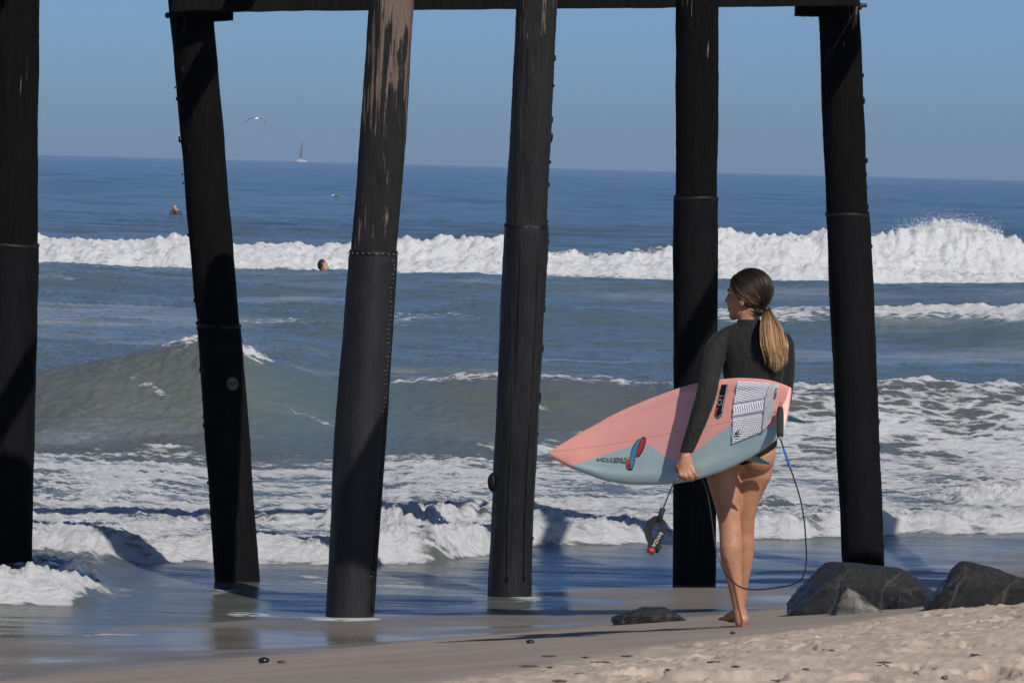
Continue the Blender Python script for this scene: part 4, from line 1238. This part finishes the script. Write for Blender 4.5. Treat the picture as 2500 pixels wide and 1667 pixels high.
# clothing: shells over the body
ycol = 741
zz = lambda y, x=1720, d=.07: WP(x, y, d).z
xx = lambda x, y, d=.07: WP(x, y, d).x
Fa = np.array([f if len(f) == 4 else (f + (f[-1],))[:4] for f in Bf]); Fc = Bv[Fa].mean(1)
def shell(name, sel, off, mat):
    fs = Fa[sel]; ids = np.unique(fs); mp = -np.ones(len(Bv), dtype=int); mp[ids] = np.arange(len(ids))
    V_ = Bv[ids] + Bn[ids] * off; cnt = {}
    for q in fs:
        q = list(dict.fromkeys(mp[q]))
        for a, b_ in zip(q, q[1:] + q[:1]): cnt[(min(a, b_), max(a, b_))] = cnt.get((min(a, b_), max(a, b_)), 0) + 1
    nb_ = {}
    for (a, b_), c_ in cnt.items():
        if c_ == 1: nb_.setdefault(a, []).append(b_); nb_.setdefault(b_, []).append(a)
    for _ in range(12):
        W_ = V_.copy()
        for a, L_ in nb_.items(): W_[a] = .4 * V_[a] + .6 * V_[L_].mean(0)
        V_ = W_
    o = mk(name, V_, [tuple(dict.fromkeys(mp[list(q)])) for q in fs], mat, root)
    s_ = o.modifiers.new('sol', 'SOLIDIFY'); s_.thickness = .003; s_.offset = 1
    return o
wave = .0
head_d = np.linalg.norm(Fc - np.array(hp(.02, 0, -.02)), axis=1)
neckx = np.abs(Fc[:, 0] - xx(1722, 742))
suit = (Fc[:, 2] < zz(740) + .00 * neckx) & ((Fc[:, 2] > zz(992)) | ((Fc[:, 0] < xx(1634, 1000)) & (Fc[:, 2] > zz(1041)))) & ~((Fc[:, 0] < xx(1612, 1040)) & (Fc[:, 2] < WP(1577, 1037, -.05).z)) & ~((head_d < .118) & (Fc[:, 0] < xx(1700, 740))) & ~((Fc[:, 1] > 22.25) & (Fc[:, 0] < xx(1725, 945)) & (Fc[:, 2] < zz(925)))
shell('surf_top', suit, .0035, M_SUIT)
xm = xx(1703, 1040)
bik = (Fc[:, 2] < zz(992)) & (Fc[:, 2] > zz(1066) + .58 * np.abs(Fc[:, 0] - xm)) & (np.abs(Fc[:, 0] - xm) < .22)
shell('bikini_bottom', bik, .0025, M_BIKINI)
def on_body(x, y, off=.007, d0=21.0):
    o = Vector(CAM); d = (Vector(pd(x, y, d0)) - o).normalized(); h = Bbvh.ray_cast(o, d)
    return (h[0] - d * off) if h[0] is not None else Vector(pd(x, y, 22.0))
sp = [on_body(*p) for p in cat_spline([(1696, 743), (1684, 765), (1672, 785), (1663, 805), (1659, 822), (1660, 845), (1660, 858)], 26)]
MB().tube(sp, .0028, 6).build('raglan_seam', M_SEAM, root)
sp = [on_body(*p) for p in cat_spline([(1752, 745), (1762, 768), (1772, 800), (1782, 830), (1786, 850)], 20)]
MB().tube(sp, .0028, 6).build('raglan_seam', M_SEAM, root)
# stand-up collar
cr_ = []
for y, r in ((750, .063), (744, .0605), (738, .0585), (736, .0565)):
    c = WP(1721.5, y, .075); cr_.append([c + Vector((math.cos(a) * r, math.sin(a) * r * 1.02, -.006 * math.sin(a))) for a in np.linspace(0, 2 * math.pi, 32, endpoint=False)])
MB().loft(cr_, caps=False).build('collar', M_SUIT, root)
# bracelet
c = WP(1575, 1043, adep(1575, 1043, .034)); b = MB(); ax = (WP(1574, 1050, 0) - WP(1579, 1030, 0)).normalized(); o1 = ax.orthogonal().normalized(); o2 = ax.cross(o1)
b.tube([c + (o1 * math.cos(a) + o2 * math.sin(a)) * .0285 for a in np.linspace(0, 2 * math.pi, 25)], .0018, 6, caps=False)
b.build('bracelet', M_GOLD, root)
# eye and brow seen from the side
MB().tube([hp(.088, .030, .004), hp(.080, .040, .001)], .0032, 6).build('eyelash', M_LIP, root)
MB().tube([hp(.093, .025, .022), hp(.080, .046, .024)], .0035, 6).build('eyebrow', M_LIP, root)

# hair
cap = MB(); hv = []; hf = []
bm = bmesh.new(); bmesh.ops.create_icosphere(bm, subdivisions=5, radius=1.0)
HR = (.103, .085, .095)
def hairline(f, u): return f < .024 + (.62 * u if u > 0 else .78 * u)
ok = []
for v in bm.verts:
    f_, l_, u_ = v.co.x * HR[0] - .012, v.co.y * HR[1], v.co.z * HR[2] + .030
    ok.append(hairline(f_, u_) and u_ > -.085)
    bulge = 1 + .05 * mnoise.noise(Vector((v.co.x * 3, v.co.y * 9, v.co.z * 3)))
    hv.append(hp(-.012 + v.co.x * HR[0] * bulge, v.co.y * HR[1] * bulge, .030 + v.co.z * HR[2] * bulge))
hf = [tuple(v.index for v in f.verts) for f in bm.faces if all(ok[v.index] for v in f.verts)]; bm.free()
ids = sorted({i for f in hf for i in f}); mp = {i: k for k, i in enumerate(ids)}
capo = mk('hair', [hv[i] for i in ids], [tuple(mp[i] for i in f) for f in hf], M_HAIR, root)
a_ = capo.data.attributes.new('hcol', 'FLOAT', 'POINT'); a_.data.foreach_set('value', np.full(len(ids), .12, dtype=np.float32))
TIE = hp(-.104, .012, -.058)
mb = MB(); hc_ = []
def strand(pts, rads, col0, col1, n=4, parent=None):
    k0 = len(mb.v); mb.tube(pts, rads, n); m = len(pts)
    for i in range(m):
        t = i / (m - 1); hc_.extend([col0 + (col1 - col0) * t] * n)
rnd = random.Random(5); made = 0
while made < 1500:
    x, y, z = rnd.gauss(0, 1), rnd.gauss(0, 1), rnd.gauss(0, 1); L = math.sqrt(x * x + y * y + z * z); d = Vector((x, y, z)) / L
    f_, u_ = d.x * HR[0] - .012, d.z * HR[2] + .03
    if not hairline(f_ + .002, u_) or u_ < -.08: continue
    made += 1; tries_ = 0
    dT = Vector(((-.104 + .012) / HR[0], .012 / HR[1], (-.058 - .03) / HR[2])).normalized()
    if any(not hairline(q_.x * HR[0] - .012 - .004, q_.z * HR[2] + .03) for q_ in (d.slerp(dT, .25), d.slerp(dT, .5), d.slerp(dT, .75))): continue
    ang = d.angle(dT); m = 12; pts = []; rads = []; lift = rnd.uniform(.0, .0075)
    for i in range(m):
        t = i / (m - 1); q = d.slerp(dT, t) if ang > .01 else dT
        sag = math.sin(t * math.pi) * rnd.uniform(-.004, .004)
        s_ = 1.008 + (lift / .09) * math.sin(math.pi * min(1, t * 1.2 + .1)) + .02 * t
        pts.append(hp(-.012 + q.x * HR[0] * s_, q.y * HR[1] * s_, .03 + q.z * HR[2] * s_ + sag * .5)); rads.append(.0014 * (.5 + math.sin(math.pi * (.15 + .8 * t)) * .6))
    side = d.y > .15 and -.6 < d.z < .45 and d.x > -.5
    base = rnd.uniform(.0, .30) + (.2 * rnd.random() if side else 0)
    if side and rnd.random() < .35: strand(pts, rads, base + .12, rnd.uniform(.45, .75))
    else: strand(pts, rads, base, base + rnd.uniform(0, .2))
# dark underhair gathered from the nape
for i in range(220):
    e_ = rnd.random(); l0_ = rnd.uniform(-.04, .062) * (1 - .3 * e_); f0_ = -.030 - e_ * .045 - rnd.random() * .012; p0 = hp(f0_, l0_, -.060 - .030 * e_ + rnd.gauss(0, .005)); p1 = TIE + Vector((rnd.gauss(0, .006), rnd.gauss(0, .006), -.004 - rnd.random() * .016))
    mid = p0.lerp(p1, .55) + (p0.lerp(p1, .55) - hp(-.01, 0, -.05)).normalized() * .010
    strand([p0, p0.lerp(mid, .5) + HU_ * -.002, mid, mid.lerp(p1, .6), p1], [.0004, .0012, .0017, .0017, .0013], rnd.uniform(0, .2), rnd.uniform(.1, .35))
# wisps
for i in range(120):
    a = rnd.uniform(-.5, 1.9); q = Vector((math.cos(a) * -.9 + .1, rnd.uniform(-.5, .5), math.sin(a))).normalized()
    p0 = hp(-.012 + q.x * HR[0], q.y * HR[1], .03 + q.z * HR[2]); o_ = (p0 - hp(-.012, 0, .03)).normalized()
    t_ = o_.orthogonal().normalized() * rnd.uniform(-1, 1) - HU_ * .4
    wl = rnd.uniform(.5, 1.5); strand([p0, p0 + o_ * .006 * wl + t_ * .006, p0 + o_ * .012 * wl + t_ * .016, p0 + o_ * .013 * wl + t_ * .030], [.0007, .0006, .0005, .0003], .1, .35)
hm = mb.build('hair_strands', M_HAIR, root); a_ = hm.data.attributes.new('hcol', 'FLOAT', 'POINT'); a_.data.foreach_set('value', np.clip(np.array(hc_, dtype=np.float32), 0, 1)); hm['kind'] = 'stuff'
# tied knot and ponytail
mb = MB(); hc_ = []
for i in range(1500):
    r1, r2 = max(-2, min(2, rnd.gauss(0, 1))), max(-2, min(2, rnd.gauss(0, 1))); e = rnd.random()
    yb = 850 + 10 * math.sin(i) - abs(r1) * 10 - (rnd.random() ** 2) * 60
    xe = 1780 + r1 * 12; 
    P = [TIE + Vector((r1 * .006, r2 * .006, r1 * .004)), WP(1765 + r1 * 7, 722 + abs(r1) * 2, -.045 + r2 * .008), WP(1771 + r1 * 12.5, 752, -.065 + r2 * .014), WP(1777 + r1 * 14.5, 795, -.060 + r2 * .016), WP(xe + 3 + r1 * 1.5, (795 + yb) / 2 + 6, -.050 + r2 * .016), WP(xe + 2, yb, -.042 + r2 * .012)]
    P = [Vector(p) + Vector((math.sin(k * .8 + r2 * 4 + i) , math.cos(k * .9 + r1 * 5), 0)) * (.0022 * k / 12 + .0006) for k, p in enumerate(cat_spline(P, 13))]
    c0 = rnd.uniform(.15, .42); c1 = rnd.uniform(.72, 1.0)
    if r1 < -1.1 and rnd.random() < .6: c1 *= .55
    R_ = [.00105 * (1 - .75 * (k / 12) ** 3) for k in range(13)]
    k0 = len(mb.v); mb.tube(P, R_, 4)
    for k in range(13): hc_.extend([c0 + (c1 - c0) * min(1, (k / 12) * 1.9)] * 4)
pm = mb.build('ponytail', M_HAIR, root); a_ = pm.data.attributes.new('hcol', 'FLOAT', 'POINT'); a_.data.foreach_set('value', np.clip(np.array(hc_, dtype=np.float32), 0, 1))
kn = MB().ell(TIE, I3, (.019, .019, .017), 16, 10).build('hair_knot', M_HAIR, root); a_ = kn.data.attributes.new('hcol', 'FLOAT', 'POINT'); a_.data.foreach_set('value', np.full(len(kn.data.vertices), .2, dtype=np.float32))
b = MB(); tn = (WP(1768, 722, -.045) - TIE).normalized(); o1 = tn.orthogonal().normalized(); o2 = tn.cross(o1); cT = TIE + tn * .004
b.tube([cT + (o1 * math.cos(a) + o2 * math.sin(a)) * .0145 for a in np.linspace(0, 2 * math.pi, 20)], .004, 8, caps=False); b.build('hair_tie', M_SEAM, root)

# ------------------------------------------------------------------ leash
leash = empty('surf_leash', tuple(WP(1795, 1005, -.56)))
tag(leash, 'black cord leash looping from the board tail past her legs to a hanging ankle cuff', 'surf leash')
lp = [(1793, 1008, -.56), (1800, 1030, -.55), (1811, 1062, -.54), (1824, 1100, -.53), (1838, 1145, -.52), (1847, 1195, -.51), (1851, 1245, -.50), (1852, 1290, -.48), (1844, 1325, -.46), (1822, 1341, -.43), (1785, 1349, -.38), (1745, 1353, -.32), (1715, 1352, -.26), (1690, 1341, -.20), (1665, 1312, -.14), (1648, 1272, -.10), (1639, 1225, -.08), (1631, 1165, -.09), (1620, 1115, hb + .02), (1604, 1091, hb + .02), (1586, 1089, hb + .014), (1566, 1093, hb + .005), (1550, 1106, hb - .012), (1537, 1132, hb - .02), (1527, 1158, hb - .02), (1522, 1172, hb - .02)]
cp = cat_spline([tuple(WP(*q)) for q in lp], 150)
MB().tube([Vector(q) for q in cp], .0035, 8).build('cord', M_CORD, leash)
MB().tube([Vector(q) for q in cp[6:16]], [.0045, .0062, .0062, .0058, .0068, .0062, .0068, .0062, .0058, .0045], 10).build('blue_sleeve', M_BLUE, leash)
def strip(name, pts, wid, thick, mat, parent, side=(1, 0, 0)):
    pts = [Vector(p) for p in pts]
    return MB().tube(pts, [(w_, thick) for w_ in (wid if hasattr(wid, '__len__') else [wid] * len(pts))], 12, flat=side).build(name, mat, parent)
dt = board_D(1793, 930, .03) - 21.95
strip('rail_saver', [WP(1791, 934, dt - .012), WP(1792, 945, dt - .022), WP(1792, 960, dt - .035), WP(1792, 985, -.55), WP(1792, 1003, -.56)], [.009, .0155, .016, .0155, .0145], .005, M_CUFF, leash)
MB().tube([WP(1785, 950, dt - .02), WP(1787, 938, dt - .012), WP(1793, 922, dt - .006), WP(1798, 938, dt - .012), WP(1799, 950, dt - .02)], .0018, 6).build('leash_string', M_CORD, leash)
MB().tube([WP(1792.5, 1001, -.56), WP(1793, 1012, -.56)], [.005, .0055], 8).build('swivel', M_NAIL, leash)
# hanging cuff
cz_ = hb - .02
strip('cuff_stem', [WP(1523, 1166, cz_), WP(1518, 1182, cz_), WP(1514, 1200, cz_)], [.0135, .0125, .0125], .006, M_CUFF, leash)
def zc_(pts): return [((1570 + x * 70 / 732) / K, (1220 + y * 70 / 732) / K) for x, y in pts]
Lft = zc_([(440, 500), (330, 490), (210, 590), (140, 760), (150, 930), (210, 1100), (190, 1230), (160, 1330)])
Rgt = zc_([(430, 510), (510, 590), (520, 720), (470, 860), (400, 1000), (320, 1130), (240, 1270), (190, 1350)])
def band(name, P, w0, dz, mat):
    q = cat_spline(P, 26); pts = [WP(x, y, cz_ + dz * math.sin(math.pi * i / 25)) for i, (x, y) in enumerate(q)]
    rings = []
    for i, p_ in enumerate(pts):
        t_ = (pts[min(i + 1, 25)] - pts[max(i - 1, 0)]).normalized(); s_ = t_.cross(Vector((0, -1, 0))).normalized()
        w_ = w0 * (.75 + .35 * math.sin(math.pi * i / 25)); d_ = Vector((0, 1, 0))
        rings.append([p_ + s_ * w_ - d_ * .003, p_ + s_ * w_ + d_ * .028, p_ - s_ * w_ + d_ * .028, p_ - s_ * w_ - d_ * .003])
    return MB().loft(rings).build(name, mat, leash, smooth=False)
band('cuff_strap', Lft, .0155, .012, M_CUFF); c_r = band('cuff_strap', Rgt, .0145, -.012, M_CUFF)
strip('cuff_end', [WP(*zc_([(250, 1230)])[0], cz_ - .006), WP(*zc_([(165, 1370)])[0], cz_ - .006)], .0165, .009, M_CUFFRED, leash)
strip('cuff_tab', [WP(*zc_([(440, 1150)])[0], cz_ + .004), WP(*zc_([(330, 1340)])[0], cz_ + .004)], .009, .006, M_CUFF, leash)
v, f = text2d('BANZAI', 1.0, .02)
A0, A1_ = np.array(zc_([(470, 830)])[0]), np.array(zc_([(250, 1190)])[0]); dr = A1_ - A0; Lb = np.linalg.norm(dr); dr /= Lb; nr = np.array([-dr[1], dr[0]]) * -1
ext = v[:, 0].max() - v[:, 0].min()
tp = []
for a, b_ in v:
    q = (A0 + A1_) / 2 + dr * (a / ext * Lb) + nr * (b_ * 11.5); tp.append(WP(q[0], q[1], cz_ - .022))
mk('cuff_lettering', tp, f, M_WHITEP, c_r, smooth=False)

# ------------------------------------------------------------------ far people, birds, boat
def far_surfer():
    D = 199.0; c = pd(403, 501, D); X0, Z0 = c[0], c[2]; r = empty('person', (X0, D, Z0))
    tag(r, 'distant surfer in a dark wetsuit sitting in the water beyond the white foam', 'person')
    k = D / F * K; b = MB(); B = lambda x, y, d=0: Vector((X0 + x, D + d, Z0 + y))
    zt = (pd(403, 474, D)[2] - Z0) / .86
    b.tube([B(.02, -.35), B(.02, 0), B(.03, .25 * zt), B(.03, .42 * zt), B(.0, .52 * zt), B(-.02, .56 * zt)], [(.19, .13), (.19, .13), (.20, .13), (.21, .12), (.13, .09), (.06, .06)], 16, flat=(1, 0, 0))
    b.limb([B(.20, .46 * zt), B(.24, .25 * zt, -.05), B(.12, .05, -.2)], [.065, .055, .045], 10)
    b.limb([B(-.16, .46 * zt), B(-.20, .22 * zt, -.1), B(-.36, .10, -.25)], [.065, .052, .042], 10)
    b.ell(B(-.37, .10, -.25), I3, (.06, .05, .04))
    b.ell(B(-.04, .72 * zt), I3, (.10, .11, .14)); b.limb([B(-.02, .54 * zt), B(-.03, .66 * zt)], [.065, .06], 10); b.ell(B(-.13, .71 * zt), I3, (.03, .03, .03))
    v, n, f = remesh(b, .022, 3)
    zc2 = np.array([np.mean([v[i][2] for i in q]) for q in f]); xc2 = np.array([np.mean([v[i][0] for i in q]) for q in f])
    mk('body', v, f, None, r, mats=[M_CLOTHD, M_SKIN], fmat=((zc2 > Z0 + .57 * zt) | (xc2 < X0 - .31)).astype(int))
far_surfer()


def swimmer():
    D = 94.5; c = pd(743, 614, D); X0, Zc = c[0], c[2]
    r = empty('person', (X0, D, Zc - .35)); tag(r, 'swimmer with only the dark-haired head above water before the white foam', 'person')
    b = MB(); B = lambda x, y, d=0: Vector((X0 + x, D + d, Zc + y))
    b.ell(B(0, .02), I3, (.085, .10, .125)); b.ell(B(.05, -.03, -.03), I3, (.06, .07, .08)); b.ell(B(.11, -.02, -.03), I3, (.022, .02, .022)); b.limb([B(0, -.08), B(0, -.22)], [.06, .065]); b.tube([B(0, -.18), B(0, -.26), B(0, -.5)], [(.10, .08), (.2, .12), (.19, .12)], 16, flat=(1, 0, 0))
    v, n, f = remesh(b, .014, 3); mk('body', v, f, M_SKIN, r)
    o = MB().ell(B(-.03, .045, .01), I3, (.095, .112, .115), 18, 12); vv = np.array(o.v)
    fs = [q for q in o.f if np.mean([vv[i][0] - .55 * (vv[i][2] - Zc) for i in q]) < X0 + .028]
    h_ = mk('hair', vv, fs, M_HAIR, r); a_ = h_.data.attributes.new('hcol', 'FLOAT', 'POINT'); a_.data.foreach_set('value', np.full(len(vv), .22, dtype=np.float32))
swimmer()


def gull(name, label, x, y, D, flying, sc=1.0, yaw=0):
    c = Vector(pd(x, y, D))
    if not flying: c.z = sea_z(c.x, D) + .05
    r = empty(name, c); tag(r, label, 'bird')
    b = MB(); R_ = Matrix.Rotation(yaw, 3, 'Z'); B = lambda p: c + (R_ @ Vector(p)) * sc
    b.tube([B(p) for p in ((-.24, 0, .01), (-.16, 0, .015), (-.05, 0, .01), (.06, 0, .015), (.14, 0, .035), (.19, 0, .05), (.225, 0, .05))], [q * sc for q in (.012, .045, .075, .072, .045, .04, .02)], 14)
    b.build('body', M_BIRDW, r)
    MB().tube([B((.22, 0, .05)), B((.25, 0, .046)), B((.275, 0, .036))], [.013 * sc, .01 * sc, .003 * sc], 8).build('beak', M_BEAK, r)
    MB().tube([B((-.22, 0, .012)), B((-.30, 0, .012)), B((-.35, 0, .01))], [(.03 * sc, .012 * sc), (.05 * sc, .008 * sc), (.055 * sc, .004 * sc)], 8, flat=(0, 1, 0)).build('tail', M_BIRDW, r)
    for s_ in (-1, 1):
        if flying: pts = ((.03, .05 * s_, .03), (.05, .22 * s_, .06 if s_ > 0 else .05), (.0, .40 * s_, -.05 if s_ < 0 else .02), (-.06, .56 * s_, -.26 if s_ < 0 else -.10), (-.09, .62 * s_, -.36 if s_ < 0 else -.15)); ch = (.075, .085, .07, .05, .012)
        else: pts = ((.08, .065 * s_, .03), (0, .078 * s_, .04), (-.14, .06 * s_, .045), (-.28, .03 * s_, .04), (-.36, .01 * s_, .03)); ch = (.03, .055, .05, .025, .008)
        MB().tube([B(p) for p in pts], [(q * sc, .012 * sc) for q in ch], 10, flat=R_ @ Vector((1, 0, 0)) if flying else (0, 0, 1)).build('wing', M_BIRDG, r)
gull('gull', 'gull with dark drooping wings flying low over the horizon', 590, 274, 255.0, True, 1.0, math.radians(70))
gull('gull', 'gull floating on the blue water beyond the foam', 771, 468, 300.0, False, 1.25, math.radians(160))


def sailboat():
    D = 3500.0; c = Vector(pd(690, 369.5, D)); c.z = -D * D / (2 * 6.371e6)
    r = empty('sailboat', c); tag(r, 'tiny white sailboat on the horizon', 'sailboat')
    top = pd(694, 306, D)[2] - c.z; B = lambda x, y, z: c + Vector((x, y, z))
    MB().tube([B(-4.6, 0, 1.3), B(-3.2, 0, .9), B(0, 0, .7), B(3.5, 0, .75), B(5.2, 0, 1.2)], [(.2, .3), (1.3, .9), (1.9, 1.2), (1.5, 1.0), (.3, .5)], 12, flat=(0, 1, 0)).build('hull', M_HULL, r)
    MB().box(B(.3, 0, 2.1), (1.9, 0, 0), (0, .9, 0), (0, 0, .45)).build('cabin', M_HULL, r, smooth=False)
    t = top * .075
    MB().tube([B(0, 0, .8), B(t, 0, top)], [.16, .09], 8).build('mast', M_HULL, r)
    def sail(nm, P):
        v = []; n = 10
        for off in (.0, .06):
            for i in range(n + 1):
                q = i / n; a = Vector(P[0]).lerp(Vector(P[2]), q); b_ = Vector(P[1]).lerp(Vector(P[2]), q)
                for j in range(5): s_ = j / 4; p_ = a.lerp(b_, s_); v.append(B(p_.x, p_.y + .5 * math.sin(math.pi * s_) * (1 - q) + off, p_.z))
        m = (n + 1) * 5; f = []
        for i in range(n):
            for j in range(4):
                k = i * 5 + j; f += [(k, k + 1, k + 6, k + 5), (m + k, m + k + 5, m + k + 6, m + k + 1)]
        MB().add(v, f).build(nm, M_SAIL, r)
    sail('mainsail', ((.2, 0, 4.2), (-1.1, 2.2, 4.0), (t * .97, 0, top * .97)))
    sail('jib', ((.3, 0, 4.0), (.9, -1.5, 3.2), (t * .86, 0, top * .86)))
    MB().tube([B(.1, 0, 3.9), B(-1.2, 2.2, 3.7)], .12, 8).build('boom', M_HULL, r)
sailboat()

# ------------------------------------------------------------------ sea haze
hz = MB().box((0, 4050, 11.5), (12000, 0, 0), (0, 4110, 0), (0, 0, 18.5)).build('haze', None, None, smooth=False, origin=(0, 4050, -7))
N = NT('sea_haze'); pv = N.t.nodes.new('ShaderNodeVolumePrincipled')
pv.inputs['Color'].default_value = (.52, .74, 1.0, 1); pv.inputs['Density'].default_value = .00009; pv.inputs['Anisotropy'].default_value = 0.0
N.t.links.new(pv.outputs[0], N.out.inputs['Volume']); hz.data.materials.append(N.m); hz['kind'] = 'stuff'
